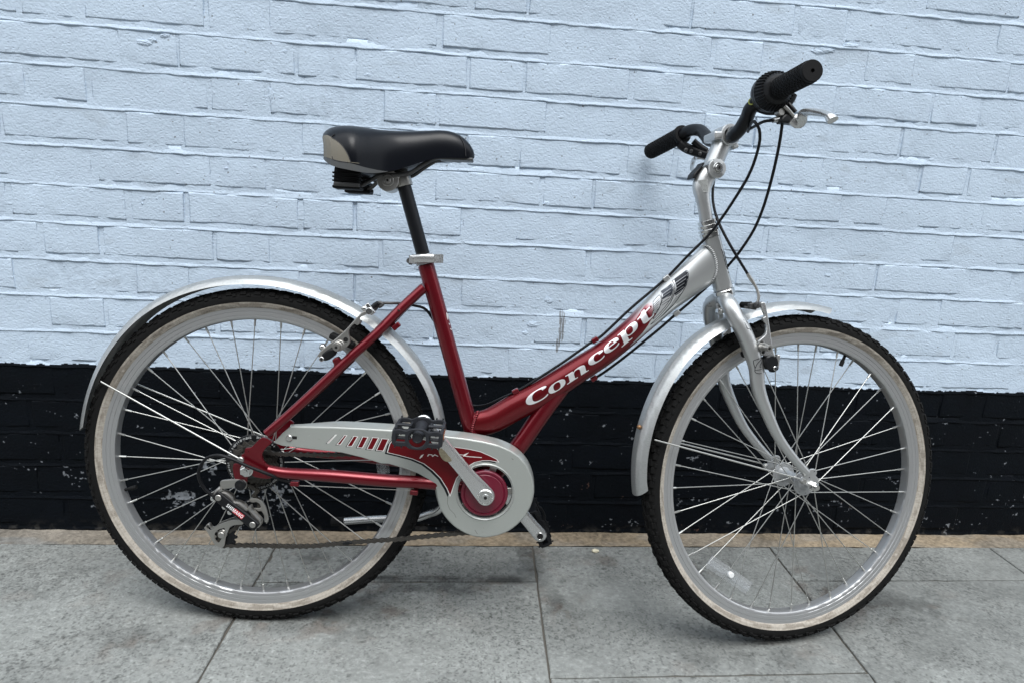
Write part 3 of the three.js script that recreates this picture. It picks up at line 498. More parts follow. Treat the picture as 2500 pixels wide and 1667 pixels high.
// ---------------------------------------------------------------- fork (turned with the front wheel)
const fork = steered(group('fork', bike));
{
  const crown = V(-0.182, 0.3524, 0), top = V(-0.1817, 0.3518, 0);
  part('steerer', turned(V(-0.1763, 0.3357, 0), top, [[0, .0155], [.004, .0175], [crown.distanceTo(V(-0.1763, 0.3357, 0)), .0168], [V(-0.1763, 0.3357, 0).distanceTo(top), .0165]], 28), M.silver, fork);
  const leg = [V(crown.x + .001, crown.y - .006, .004), ...[V(-0.1872, 0.335, 0.03), V(-0.178, 0.3092, 0.044), V(-0.1654, 0.2843, 0.051), V(-0.1539, 0.2577, 0.055), V(-0.1412, 0.2267, 0.057)], ...[V(-0.133, 0.1848, 0.0575), V(-0.1121, 0.1412, 0.0575), V(-0.0831, 0.0942, 0.0572), V(-0.0464, 0.0542, 0.0565), V(-0.017, 0.027, 0.056)]];
  both('fork_leg', sweep(leg, (t) => mix(.0152, .0078, smooth(.15, 1, t)), { n: 60, m: 20 }), M.silver, fork);
  const drop = [[-0.0239, 0.0274], [-0.0122, 0.0247], [-0.0085, 0.0321], [0, 0.0335], [0.0053, 0.0306], [0.0069, 0.0243], [0.0047, 0.0206], [0.0087, 0.0167], [0.0123, 0.0078], [0.0123, -0.001], [0.0077, -0.0065], [-0.001, -0.0063], [-0.0085, -0.003], [-0.0147, 0.0022], [-0.022, 0.0036], [-0.028, 0.0075], [-0.027, 0.0125], [-0.0217, 0.0174]];
  // (holes are listed where the plate shows them)
  both('fork_dropout', plate(round(drop, 3), .0525, .0045, .001, [{ ...(([x, y]) => ({ x, y }))([[0.0004, 0.0282]][0]), r: .0024 }, { ...(([x, y]) => ({ x, y }))([[-0.0094, 0.0171]][0]), r: .0026 }]), M.silver, fork);
  // squared emblem near the brake: dark outlines printed on the leg
  const onLeg = (q) => { let best = null, bd = 1; const cv = new THREE.CatmullRomCurve3(leg, false, 'centripetal'); for (let i = 0; i <= 200; i++) { const s = cv.getPointAt(i / 200), d = Math.hypot(s.x - q.x, s.y - q.y); if (d < bd) { bd = d; best = [s, mix(.0152, .0078, smooth(.15, 1, i / 200))]; } } const [s, r] = best, off = clamp(bd / r, 0, .97); return V(q.x, q.y, s.z + r * Math.sqrt(1 - off * off) + .0001); };
  const ink = (pts, closed) => sweep(pts.map(onLeg), .0006, { n: 30, m: 5, closed, caps: !closed });
  part('emblem', [ink([V(-0.1542, 0.2367, 0.067), V(-0.1485, 0.2397, 0.067), V(-0.1405, 0.2417, 0.067), V(-0.1357, 0.2424, 0.067)]), ink([V(-0.1542, 0.2367, 0.067), V(-0.1526, 0.2311, 0.067), V(-0.1496, 0.2233, 0.067), V(-0.1489, 0.2176, 0.067), V(-0.1466, 0.2148, 0.067), V(-0.1409, 0.2142, 0.067), V(-0.1301, 0.2172, 0.067)]), ink([V(-0.1357, 0.2421, 0.067), V(-0.1426, 0.237, 0.067), V(-0.1478, 0.2304, 0.067), V(-0.1493, 0.2233, 0.067)]), ink([V(-0.133, 0.2386, 0.067), V(-0.1391, 0.2335, 0.067), V(-0.1417, 0.2291, 0.067), V(-0.1409, 0.2249, 0.067), V(-0.1308, 0.2265, 0.067)]), ink([V(-0.149, 0.2197, 0.067), V(-0.1414, 0.2213, 0.067), V(-0.1299, 0.2237, 0.067)])], M.plastic, fork, 'printed emblem');
  part('paint_scratch', [ink([V(-0.1767, 0.3165, 0.067), V(-0.1753, 0.313, 0.067), V(-0.1736, 0.3075, 0.067)]), ink([V(-0.1734, 0.304, 0.067), V(-0.1706, 0.2991, 0.067), V(-0.1681, 0.2936, 0.067), V(-0.1645, 0.293, 0.067)]), ink([V(-0.1691, 0.3069, 0.067), V(-0.168, 0.3048, 0.067), V(-0.1669, 0.3028, 0.067)]), ink([V(-0.163, 0.2938, 0.067), V(-0.1612, 0.291, 0.067), V(-0.1619, 0.2903, 0.067)])], M.plastic, fork);
}

// ---------------------------------------------------------------- mudguards: rolled silver strips
function arcGuard(table, half, r0 = .0155) {   // table of [angle in degrees, crown radius]; open below
  const prof = []; for (let k = 0; k <= 12; k++) { const s = (k / 12 - .5) * 2; prof.push([s, 1]); }
  const at = (a) => { for (let i = 0; i + 1 < table.length; i++) if ((a - table[i][0]) * (a - table[i + 1][0]) <= 0) return mix(table[i][1], table[i + 1][1], (a - table[i][0]) / (table[i + 1][0] - table[i][0])); return table[0][1]; };
  const a0 = table[0][0], a1 = table[table.length - 1][0], n = 90, pos = [], uv = [], idx = [], m = 24;
  // closed cross-section: outer face out, inner face back
  const smoothAt = (a) => (at(a - 4) + at(a + 4) + 2 * at(a) + at(a - 8) + at(a + 8)) / 6;
  for (let i = 0; i <= n; i++) {
    const t = i / n, endPull = Math.min(1, Math.min(t, 1 - t) * n / 5), a = mix(a0, a1, t), R0 = smoothAt(clamp(a, Math.min(a0, a1), Math.max(a0, a1)));
    for (let j = 0; j <= m; j++) {
      const outer = j <= m / 2, s = outer ? -1 + 4 * j / m : 3 - 4 * j / m, th = s * 1.22, inset = outer ? 0 : .0014;
      const rr_ = R0 - (1 - Math.cos(th)) / (1 - Math.cos(1.22)) * r0 - inset * Math.cos(th), z = Math.sin(th) / Math.sin(1.22) * (half - (outer ? 0 : .0009));
      // the tips are rounded off: the edges fall short of the middle
      const aa = (a + (1 - endPull) * s * s * (t < .5 ? 1 : -1) * Math.sign(a1 - a0) * 2.6) * PI / 180;
      pos.push(rr_ * Math.cos(aa), rr_ * Math.sin(aa), z); uv.push(t * 3, j / m);
    }
  }
  for (let i = 0; i < n; i++) for (let j = 0; j < m; j++) { const p = i * (m + 1) + j, q = p + m + 1; idx.push(p, p + 1, q, q, p + 1, q + 1); }
  for (const i of [0, n]) for (let j = 0; j < m / 2; j++) { const p = i * (m + 1) + j, q = i * (m + 1) + m - j; idx.push(p, q, p + 1, p + 1, q, q - 1); }
  const g = new THREE.BufferGeometry(); g.setAttribute('position', new THREE.Float32BufferAttribute(pos, 3)); g.setAttribute('uv', new THREE.Float32BufferAttribute(uv, 2)); g.setIndex(idx);
  return toCreasedNormals(g, .9);
}
M.guard.side = THREE.DoubleSide;
const rearGuard = group('rear_mudguard', bike); rearGuard.position.set(0, R, 0);
part('blade', arcGuard([[173, .3338], [168.6, .3338], [159, .3372], [151, .3400], [140, .3440], [128, .3492], [115, .3490], [104, .3478], [91, .3466], [77, .3478], [69, .3478], [58, .3510], [47, .3557], [37, .3610], [27, .3625], [19, .3627], [11, .3593], [2, .356], [-4, .354]], .0275), M.guard, rearGuard);
const frontGuard = steered(group('front_mudguard', bike));
part('blade', arcGuard([[184, .3400], [179.9, .3456], [171, .3500], [163, .3539], [154, .3578], [146.7, .3611], [137.8, .3650], [129, .3645], [121, .3580], [112, .3545], [104.7, .3524], [98.8, .3511], [93, .3482], [87, .3459], [81.5, .3447]], .0275), M.guard, frontGuard);
{
  const dn = (p) => V(p.x, p.y - R, p.z);
  both('stay_wire', [rod(dn(V(-0.2791, 0.4635, 0.0275)), dn(V(-0.0108, 0.3438, 0.072)), .0016, 8), alongZ(dn(V(V(-0.0096, 0.3434, 0.072).x, V(-0.0096, 0.3434, 0.072).y, 0)), [[.068, 0], [.068, .0055], [.0755, .0055], [.0765, .0045], [.0765, 0]], 18)], M.spoke, rearGuard);
  both('stay_wire', [rod(V(-0.32, 0.0855, 0.0275), V(-0.0332, 0.0162, 0.06), .0016, 8), alongZ(V(V(-0.0245, 0.0113, 0.06).x, V(-0.0245, 0.0113, 0.06).y, 0), [[.056, 0], [.056, .0055], [.0615, .0055], [.0640, .0042], [.0640, 0]], 18)], M.spoke, frontGuard);
  const b = V(-0.34, 0.1046, 0.006); part('bolt', [new THREE.SphereGeometry(.0045, 12, 8).translate(b.x - .001, b.y, .006)], std([.25, .14, .07], .5, .7), frontGuard, 'rusty bolt head on the front mudguard');
  part('bracket', [plate(round([[-0.209, 0.2931], [-0.2027, 0.2965], [-0.1885, 0.3044], [-0.1774, 0.3114], [-0.1661, 0.3163], [-0.1692, 0.3125], [-0.1883, 0.3015], [-0.2009, 0.2944]], 3), -.012, .024, .001), plate(round([[-0.2016, 0.3349], [-0.1943, 0.3352], [-0.1875, 0.3195], [-0.1857, 0.3109], [-0.1924, 0.3077], [-0.1961, 0.3192]], 3), .008, .004, .001)], M.satin, frontGuard);
  const nb = V(-0.1971, 0.3227, 0.016); part('bracket_bolt', [hexNut(V(nb.x, nb.y, 0), .012, .022, .007), disc(V(nb.x, nb.y, 0), .012, .026, .0035)], M.chrome, frontGuard);
}

// ---------------------------------------------------------------- saddle and seat post
{
  const top = V(0.2552, 0.8497, 0), low = V(0.3027, 0.7011, 0), up = top.clone().sub(low).normalize();
  part('seat_post', [rod(low.clone().addScaledVector(up, -.03), top, .0126, 24)], M.blackPaint, bike);
  // silver quick-release collar with its fluted lever
  const cl = group('seat_clamp', bike), cc = V(0.2994, 0.7164, 0);
  part('collar', [turned(cc.clone().addScaledVector(up, -.0085), cc.clone().addScaledVector(up, .01), [[0, .0158], [.0002, .0182], [.0012, .0190], [.012, .0190], [.0135, .0180], [.0175, .0135]], 32, .4), box(.020, .015, .013, .002, V(0.2818, 0.7146, 0.012), -.06)], M.satin, cl);
  const lv = [V(0.2782, 0.7161, 0.016), V(0.295, 0.718, 0.0215), V(0.3131, 0.7189, 0.0205), V(0.3237, 0.7194, 0.013), V(0.3297, 0.72, 0.004)];
  part('lever', sweep(lv, () => [.0080, .0030], { n: 24, m: 12 }), M.alloy, cl);
  const fl = []; for (let i = 0; i < 6; i++) { const q = V(0.3184, 0.7188, 0.0205).lerp(V(0.3318, 0.7194, 0.009), i / 5); fl.push(rod(V(q.x, q.y - .0078, q.z), V(q.x, q.y + .0078, q.z), .0016, 8)); }
  part('fluting', fl, M.alloy, cl);
  const bq = V(0.2719, 0.7124, 0.01); part('bolt', [disc(V(bq.x, bq.y, 0), -.012, .0165, .0052), rod(V(bq.x + .002, bq.y - .007, .010), V(bq.x + .002, bq.y + .010, .010), .0034)], M.dark, cl);
}
const saddle = group('saddle', bike);
{
  // stations along the saddle: top and skirt edge seen from the side, half width
    const raw = [[[0.1115, 0.9216, 0.8785, 0.0620], [0.1130, 0.9272, 0.8726, 0.0750], [0.1171, 0.9325, 0.8666, 0.0870], [0.1259, 0.9381, 0.8628, 0.0950], [0.1438, 0.9423, 0.8600, 0.1010], [0.1678, 0.9434, 0.8585, 0.0985], [0.1918, 0.9427, 0.8582, 0.0860], [0.2119, 0.9413, 0.8598, 0.0700], [0.2280, 0.9409, 0.8637, 0.0560], [0.2460, 0.9413, 0.8690, 0.0455], [0.2721, 0.9428, 0.8793, 0.0365], [0.2962, 0.9453, 0.8891, 0.0315], [0.3162, 0.9475, 0.8950, 0.0290], [0.3344, 0.9470, 0.8972, 0.0272], [0.3508, 0.9427, 0.8984, 0.0250], [0.3632, 0.9352, 0.8994, 0.0222], [0.3728, 0.9259, 0.9005, 0.0180], [0.3783, 0.9176, 0.9021, 0.0125], [0.3808, 0.9108, 0.9045, 0.0060]]];
  const X = raw[0].map((r) => r[0]), spl = (k) => (x) => { let i = 0; while (i < X.length - 2 && X[i + 1] < x) i++; const t = clamp((x - X[i]) / (X[i + 1] - X[i])), p = raw[0], a = p[Math.max(0, i - 1)][k], b = p[i][k], c = p[i + 1][k], d = p[Math.min(X.length - 1, i + 2)][k]; return .5 * (2 * b + (c - a) * t + (2 * a - 5 * b + 4 * c - d) * t * t + (3 * b - a - 3 * c + d) * t * t * t); };
  const even = (f) => (x) => (f(x - .007) + f(x - .0035) * 2 + f(x) * 2 + f(x + .0035) * 2 + f(x + .007)) / 8, blend = (f) => { const s = even(f); return (x) => { const w = smooth(0, .03, x - X[0]) * smooth(0, .03, X[X.length - 1] - x); return mix(f(x), s(x), w); }; };
  const topY = blend(spl(1)), botY = blend(spl(2)), half = blend(spl(3)), x0 = X[0], x1 = X[X.length - 1];
  const e1 = (x) => .62, e2 = .55;
  // point of the shell: a in -1..1 runs from the far skirt over the crown to the near skirt
  const sweepBack = (x, z) => .036 * Math.min(1.1, (z / .1) ** 2) * (1 - smooth(0, .13, x - x0));   // the back is rounded in plan: its sides start further forward
  const shell = (x, a, out = 0) => { const th = a * PI / 2, s = Math.sin(th), c = Math.cos(th), w = half(x) + out, t = topY(x) + out, b = botY(x) - out * .6; const dip = .004 * smooth(.05, .09, half(x)) * Math.exp(-((s / .28) ** 2)), z = w * Math.sign(s) * Math.pow(Math.abs(s), .80); return V(x + sweepBack(x, z), b + (t - b) * Math.pow(Math.abs(c), e2) - dip, z); };
  const surf = (xs, as, out, close) => {
    const pos = [], uv = [], idx = [], W = as.length;
    for (const x of xs) for (const a of as) { const p = shell(x, a, out); pos.push(p.x, p.y, p.z); uv.push(x * 8, a); }
    for (let i = 0; i + 1 < xs.length; i++) for (let j = 0; j + 1 < W; j++) { const p = i * W + j; idx.push(p, p + 1, p + W, p + W, p + 1, p + W + 1); }
    if (close) { for (let i = 0; i + 1 < xs.length; i++) idx.push(i * W, i * W + W, i * W + W - 1, i * W + W, i * W + W + W - 1, i * W + W - 1); for (const i of [0, xs.length - 1]) for (let j = 1; j + 1 < W; j++) idx.push(i * W, i * W + j, i * W + j + 1); }
    const g = new THREE.BufferGeometry(); g.setAttribute('position', new THREE.Float32BufferAttribute(pos, 3)); g.setAttribute('uv', new THREE.Float32BufferAttribute(uv, 2)); g.setIndex(idx); g.computeVertexNormals(); return g;
  };
  const lerpN = (a, b, n, f = (t) => t) => Array.from({ length: n + 1 }, (_, i) => mix(a, b, f(i / n)));
  const ends = (t) => .5 - .5 * Math.cos(PI * t);
  const vinyl = phys([.0022, .0031, .0056], .31, 0, { specularIntensity: .5 });
  part('cover', surf(lerpN(x0, x1, 150, ends), lerpN(-1, 1, 96), 0, false), vinyl, saddle);
  // beige rear panels and grey lower trim, both sides: laid on the shell where the seams run
  const aOf = (x, y) => { const f = clamp((y - botY(x)) / (topY(x) - botY(x)), .0005, 1); return Math.acos(Math.pow(f, 1 / e2)) / (PI / 2); };
  const sideZ = (x, y) => half(x) * Math.pow(Math.sin(aOf(x, y) * PI / 2), .80);
  const seam = (pts) => { const f = seamAt(pts); return (xp) => { let X2 = xp, y = 0; for (let i = 0; i < 6; i++) { y = f(X2); X2 = xp + sweepBack(xp, sideZ(xp, y)); } return y; }; };
  const seamAt = (pts) => { const P = pts; return (x) => { for (let i = 0; i + 1 < P.length; i++) if (x <= P[i + 1][0]) return mix(P[i][1], P[i + 1][1], clamp((x - P[i][0]) / (P[i + 1][0] - P[i][0]))); return P[P.length - 1][1]; }; };
  const panelTop = seam([[0.1279, 0.9179], [0.1332, 0.917], [0.1409, 0.9132], [0.1504, 0.9082], [0.16, 0.9019], [0.1678, 0.8939], [0.1747, 0.8837], [0.1797, 0.8722]]), panelLow = seam([[0.1286, 0.8822], [0.1339, 0.8803], [0.1454, 0.8769], [0.1607, 0.8733], [0.1797, 0.8713]]), trimTop = seam([[0.1286, 0.8822], [0.1339, 0.8799], [0.1454, 0.8765], [0.1607, 0.873], [0.1797, 0.8703], [0.1989, 0.867], [0.218, 0.8657], [0.2333, 0.8655]]);
  const px1 = [[0.177, 0.8717]][0][0], tx1 = [[0.2355, 0.8659]][0][0];
  const band = (xs, lo, hi, out, rows, sgn) => {
    const pos = [], uv = [], idx = [];
    for (const x of xs) for (let k = 0; k <= rows; k++) { const p = shell(x, aOf(x, mix(lo(x), hi(x), k / rows)), out); pos.push(p.x, p.y, p.z * sgn); uv.push(x * 20, p.y * 20); }
    for (let i = 0; i + 1 < xs.length; i++) for (let k = 0; k < rows; k++) { const p = i * (rows + 1) + k; idx.push(p, p + rows + 1, p + 1, p + 1, p + rows + 1, p + rows + 2); }
    const g = new THREE.BufferGeometry(); g.setAttribute('position', new THREE.Float32BufferAttribute(pos, 3)); g.setAttribute('uv', new THREE.Float32BufferAttribute(uv, 2)); g.setIndex(idx); g.computeVertexNormals(); return g;
  };
  const beige = std([.165, .150, .118], .5), greyV = std([.072, .075, .076], .5); beige.side = greyV.side = THREE.DoubleSide;
  for (const sg of [1, -1]) {
    part('panel', band(lerpN(x0 + .0001, px1, 80, (t) => t * t * .7 + t * .3), panelLow, (x) => Math.max(panelTop(x), panelLow(x) + .0003), .0010, 26, sg), beige, saddle, 'beige rear side panel');
    part('trim', band(lerpN(x0 + .0001, tx1, 80, (t) => t * t * .7 + t * .3), (x) => botY(x) - .001, trimTop, .0010, 10, sg), greyV, saddle, 'grey lower edge');
  }
  const st = (pts) => sweep(pts.map(([X2, y]) => { let x = X2; for (let i = 0; i < 6; i++) x = Math.max(x0, X2 - sweepBack(x, sideZ(x, y))); return shell(x, aOf(x, y), .0012); }), .0007, { n: 40, m: 6 });
  part('seam', [st([[0.1304, 0.9175], [0.1409, 0.913], [0.1504, 0.908], [0.16, 0.9017], [0.1678, 0.8937], [0.1747, 0.8835], [0.1801, 0.8711]]), st([[0.132, 0.8809], [0.1454, 0.8765], [0.1607, 0.8731], [0.175, 0.8714]]), st([[0.3536, 0.9366], [0.3599, 0.9277], [0.3644, 0.9165], [0.3664, 0.9031]])], std([.02, .02, .022], .7), saddle);
  const mid = (p) => V(p.x, p.y, 0);
  // base, rails, elastomer block
  part('base', [surf(lerpN(x0 + .004, x1 - .004, 40, ends), lerpN(-1, 1, 20), -.0035, true)], M.plastic, saddle);
  part('nose_trim', [box(.060, .0050, .036, .0020, V(...V(0.3494, 0.8983, 0.02).toArray().slice(0, 2), 0), .02)], greyV, saddle);
  both('rail', sweep([V(0.3213, 0.8995, 0.014), V(0.3116, 0.8967, 0.016), V(0.2886, 0.8822, 0.02), V(0.2675, 0.8671, 0.022), V(0.2496, 0.8637, 0.022), V(0.2159, 0.8605, 0.022), V(0.2065, 0.8555, 0.024), V(0.1928, 0.844, 0.034), V(0.1784, 0.8368, 0.04), V(0.1523, 0.8376, 0.046), V(0.1469, 0.8391, 0.048)], .0037, { n: 60, m: 10 }), M.dark, saddle);
  both('spring_block', [box(.044, .040, .034, .010, mid(V(0.1641, 0.8525, 0.048)).setZ(.048), -.02), box(.048, .006, .038, .003, mid(V(0.1655, 0.8338, 0.048)).setZ(.048)), ...[0, 1, 2].map((i) => box(.0465, .003, .0365, .0014, mid(V(0.1643, 0.8571, 0.048)).setZ(.048)).translate(0, -.0066 * i, 0))], M.rubber, saddle);
  both('spring_plate', box(.045, .0075, .006, .0025, V(0.1669, 0.8378, 0.067)), M.dark, saddle);
  part('clamp', [disc(mid(V(0.2298, 0.8529, 0.02)), -.024, .024, .0195), box(.040, .011, .040, .003, mid(V(0.2305, 0.8622, 0.02)), .02), box(.034, .018, .026, .004, mid(V(0.2456, 0.854, 0.012)), .25), turned(V(0.2578, 0.8459, 0), V(0.2482, 0.8762, 0), [[0, .0142], [.002, .0150], [.020, .0140], [.030, .012], [.036, .0075], [.044, .0070]], 24)], M.steel, saddle);
  const cb = V(0.2303, 0.8524, 0.026); part('clamp_bolt', [disc(V(cb.x, cb.y, 0), .022, .0268, .0105), hexNut(V(cb.x, cb.y, 0), .0268, .031, .0062)], M.steel, saddle); part('bolt_socket', disc(V(cb.x, cb.y, 0), .030, .0313, .0026), M.hole, saddle);
}

// ---------------------------------------------------------------- stem, handlebar, grips, levers (turned with the fork)
const stem = steered(group('stem', bike));
{
  const J = V(-0.2222, 0.5811, 0), qb = V(-0.2231, 0.4778, 0);
  part('quill', [sweep([V(-0.2249, 0.4787, 0), V(-0.2318, 0.509, 0), V(-0.2387, 0.5352, 0), V(-0.2399, 0.5484, 0), V(-0.2366, 0.5615, 0), V(-0.2292, 0.576, 0)], (t) => { const K = [.0122, .0122, .0122, .0124, .0142, .0186, .0196, .0180], f = t * 7, i = Math.min(6, Math.floor(f)), k = mix(K[i], K[i + 1], f - i); return [k, Math.min(k, .0150)]; }, { n: 50, m: 28 })], M.silver, stem);
  part('slider', plate(round([[-0.2652, 0.561], [-0.2637, 0.5696], [-0.2491, 0.5859], [-0.2463, 0.5909], [-0.2435, 0.5902], [-0.2488, 0.5803], [-0.2586, 0.57], [-0.2612, 0.5614]], 3), -.012, .024, .002), M.plastic, stem);
  const clampC = V(-0.1996, 0.6434, 0); clampC.z = 0;
  part('arm', [sweep([V(-0.2255, 0.575, 0), V(-0.2198, 0.5915, 0), V(-0.2114, 0.6136, 0), clampC], (t) => [mix(.0175, .0172, t), mix(.0160, .0185, t)], { n: 30, m: 28 }), alongZ(V(J.x, J.y, 0), [[-.021, 0], [-.021, .0155], [-.019, .0180], [.019, .0180], [.021, .0165], [.0215, .0150], [.0215, 0]], 36), alongZ(clampC, [[-.0215, .0135], [-.0215, .0185], [-.0195, .0200], [.0195, .0200], [.0215, .0185], [.0215, .0135]], 36)], M.silver, stem);
  part('pivot_bolt', [disc(V(J.x, J.y, 0), .0215, .0235, .0098), disc(V(J.x, J.y, 0), .0232, .0262, .0068)], M.chrome, stem); part('bolt_socket', [hexNut(V(J.x, J.y, 0), .0255, .02635, .0030)], M.hole, stem);
  const sc2 = V(-0.1816, 0.6288, 0.012); part('clamp_bolt', [box(.014, .013, .018, .003, V(sc2.x, sc2.y, 0), .5)], M.silver, stem);
  const cap = []; part('clamp_cap', [box(.022, .015, .042, .004, V(...V(-0.2212, 0.6405, 0.02).toArray().slice(0, 2), 0), .10)], M.silver, stem);
  // warning sticker of tiny print
  const cv = document.createElement('canvas'); cv.width = 128; cv.height = 192; const c = cv.getContext('2d'); c.fillStyle = '#a9aba9'; c.fillRect(0, 0, 128, 192); c.fillStyle = '#585b5d';
  for (let i = 0; i < 9; i++) { let x = 8; while (x < 112) { const w = rr(6, 26); c.fillRect(x, 14 + i * 19, Math.min(w, 118 - x), 7); x += w + 6; } }
  const t = new THREE.CanvasTexture(cv); t.colorSpace = THREE.SRGBColorSpace;
  const s0 = V(-0.2471, 0.5486, 0), sg = new THREE.CylinderGeometry(.0162, .0150, .0225, 12, 1, true, -.95, 1.15); sg.rotateZ(.14);
  part('sticker', sg.translate(s0.x + .0075, s0.y, .0005), std([1, 1, 1], .5, 0, { map: t }), stem, 'small pale warning sticker');
}
const bar = steered(group('handlebar', bike));
const gripIn = V(-.2060, .6835, .150), gripOut = V(-.2275, .6760, .2726), LIn = V(-.2095, .6790, -.150), LOut = V(-.2195, .6685, -.2726);
{
  const C = V(-0.1996, 0.6434, 0); C.z = 0;
  const rightSide = [C, V(C.x - .0005, C.y + .001, .028), ...[V(-0.2115, 0.6331, 0.045), V(-0.2106, 0.6415, 0.067), V(-0.2121, 0.6559, 0.088), V(-0.2153, 0.6679, 0.105)], V(-.2005, .6790, .128), gripIn];
  const leftSide = [LIn, V(-.2010, .6845, -.128), V(-.1945, .6790, -.102), V(-.1960, .6650, -.078), V(-.2000, .6480, -.052), V(C.x - .0005, C.y + .001, -.026)];
  part('bar', sweep([...leftSide, ...rightSide], .0118, { n: 130, m: 18, ref: V(0, 1, 0) }), M.blackPaint, bar);
  // grips with ribbed rubber; ends show a flat cap
  const grip = (a, b, name) => {
    const L = a.distanceTo(b), prof = [[-.004, .0120], [-.004, .0185], [0, .0192], [.004, .0185]], N = 22;
    for (let i = 0; i < N; i++) { const y = .006 + (L - .014) * i / N, w = (L - .014) / N; prof.push([y, .0153], [y + w * .18, .0160], [y + w * .78, .0160], [y + w * .96, .0153]); }
    prof.push([L - .007, .0158], [L - .0015, .0160], [L, .0150], [L, .0030], [L - .004, .0026], [L - .004, 0]);
    const g = part(name, turned(a, b, prof, 40, .35), M.rubber, bar);
    // lengthwise diamond nibs
    const nib = [], ax = b.clone().sub(a).normalize(), q = new THREE.Quaternion().setFromUnitVectors(V(0, 1, 0), ax);
    for (let i = 0; i < N; i++) for (let k = 0; k < 14; k++) { const th = (k + (i % 2) * .5) / 14 * 2 * PI, y = .006 + (L - .014) * (i + .48) / N; nib.push(new THREE.BoxGeometry(.0048, .0026, .0016).translate(0, 0, .0161).rotateY(th).translate(0, y, 0).applyQuaternion(q).translate(a.x, a.y, a.z)); }
    part('grip_pattern', mergeGeometries(nib), M.rubber, bar);
  };
  grip(gripIn.clone().lerp(gripOut, .12), gripOut, 'grip'); grip(LIn.clone().lerp(LOut, -.02), LOut, 'grip');
  // twist shifter: a fat ribbed barrel inboard of the right grip
  const ax = gripOut.clone().sub(gripIn).normalize(), s0 = gripIn.clone().addScaledVector(ax, -.034);
  part('twist_shifter', [turned(s0, s0.clone().add(ax), [[0, .0135], [.001, .0200], [.004, .0250], [.012, .0295], [.0235, .0312], [.0245, .0302], [.0255, .0316], [.030, .0316], [.0315, .0305], [.036, .0298], [.046, .0268], [.052, .0235], [.056, .0200], [.057, .0150]], 48, .5)], M.plastic, bar);
  const ribs = [], q = new THREE.Quaternion().setFromUnitVectors(V(0, 1, 0), ax);
  for (let k = 0; k < 34; k++) ribs.push(box(.0026, .020, .0024, .0009, V(0, 0, 0)).rotateX(-.26).translate(0, .0415, .0292).rotateY(k / 34 * 2 * PI).applyQuaternion(q).translate(s0.x, s0.y, s0.z));
  part('shifter_ribs', ribs, M.rubber, bar);
  const yb = V(-0.2262, 0.6728, 0.121); part('shifter_bolt', [new THREE.TorusGeometry(.0052, .0011, 8, 20).rotateY(-1.0).translate(yb.x, yb.y, yb.z)], std([.30, .33, .05], .5), bar, 'yellow ringed screw on the shifter'); part('shifter_screw', new THREE.SphereGeometry(.0045, 12, 8).scale(.5, 1, 1).translate(yb.x + .0006, yb.y, yb.z - .0008), M.plastic, bar);
  part('shifter_housing', sweep([V(-0.2112, 0.6653, 0.12), V(-0.1964, 0.6598, 0.128), V(-0.1791, 0.6637, 0.134), V(-0.1671, 0.6768, 0.138), V(-0.1633, 0.6869, 0.14)], () => [.0085, .008], { n: 24, m: 12 }), M.plastic, bar);
}
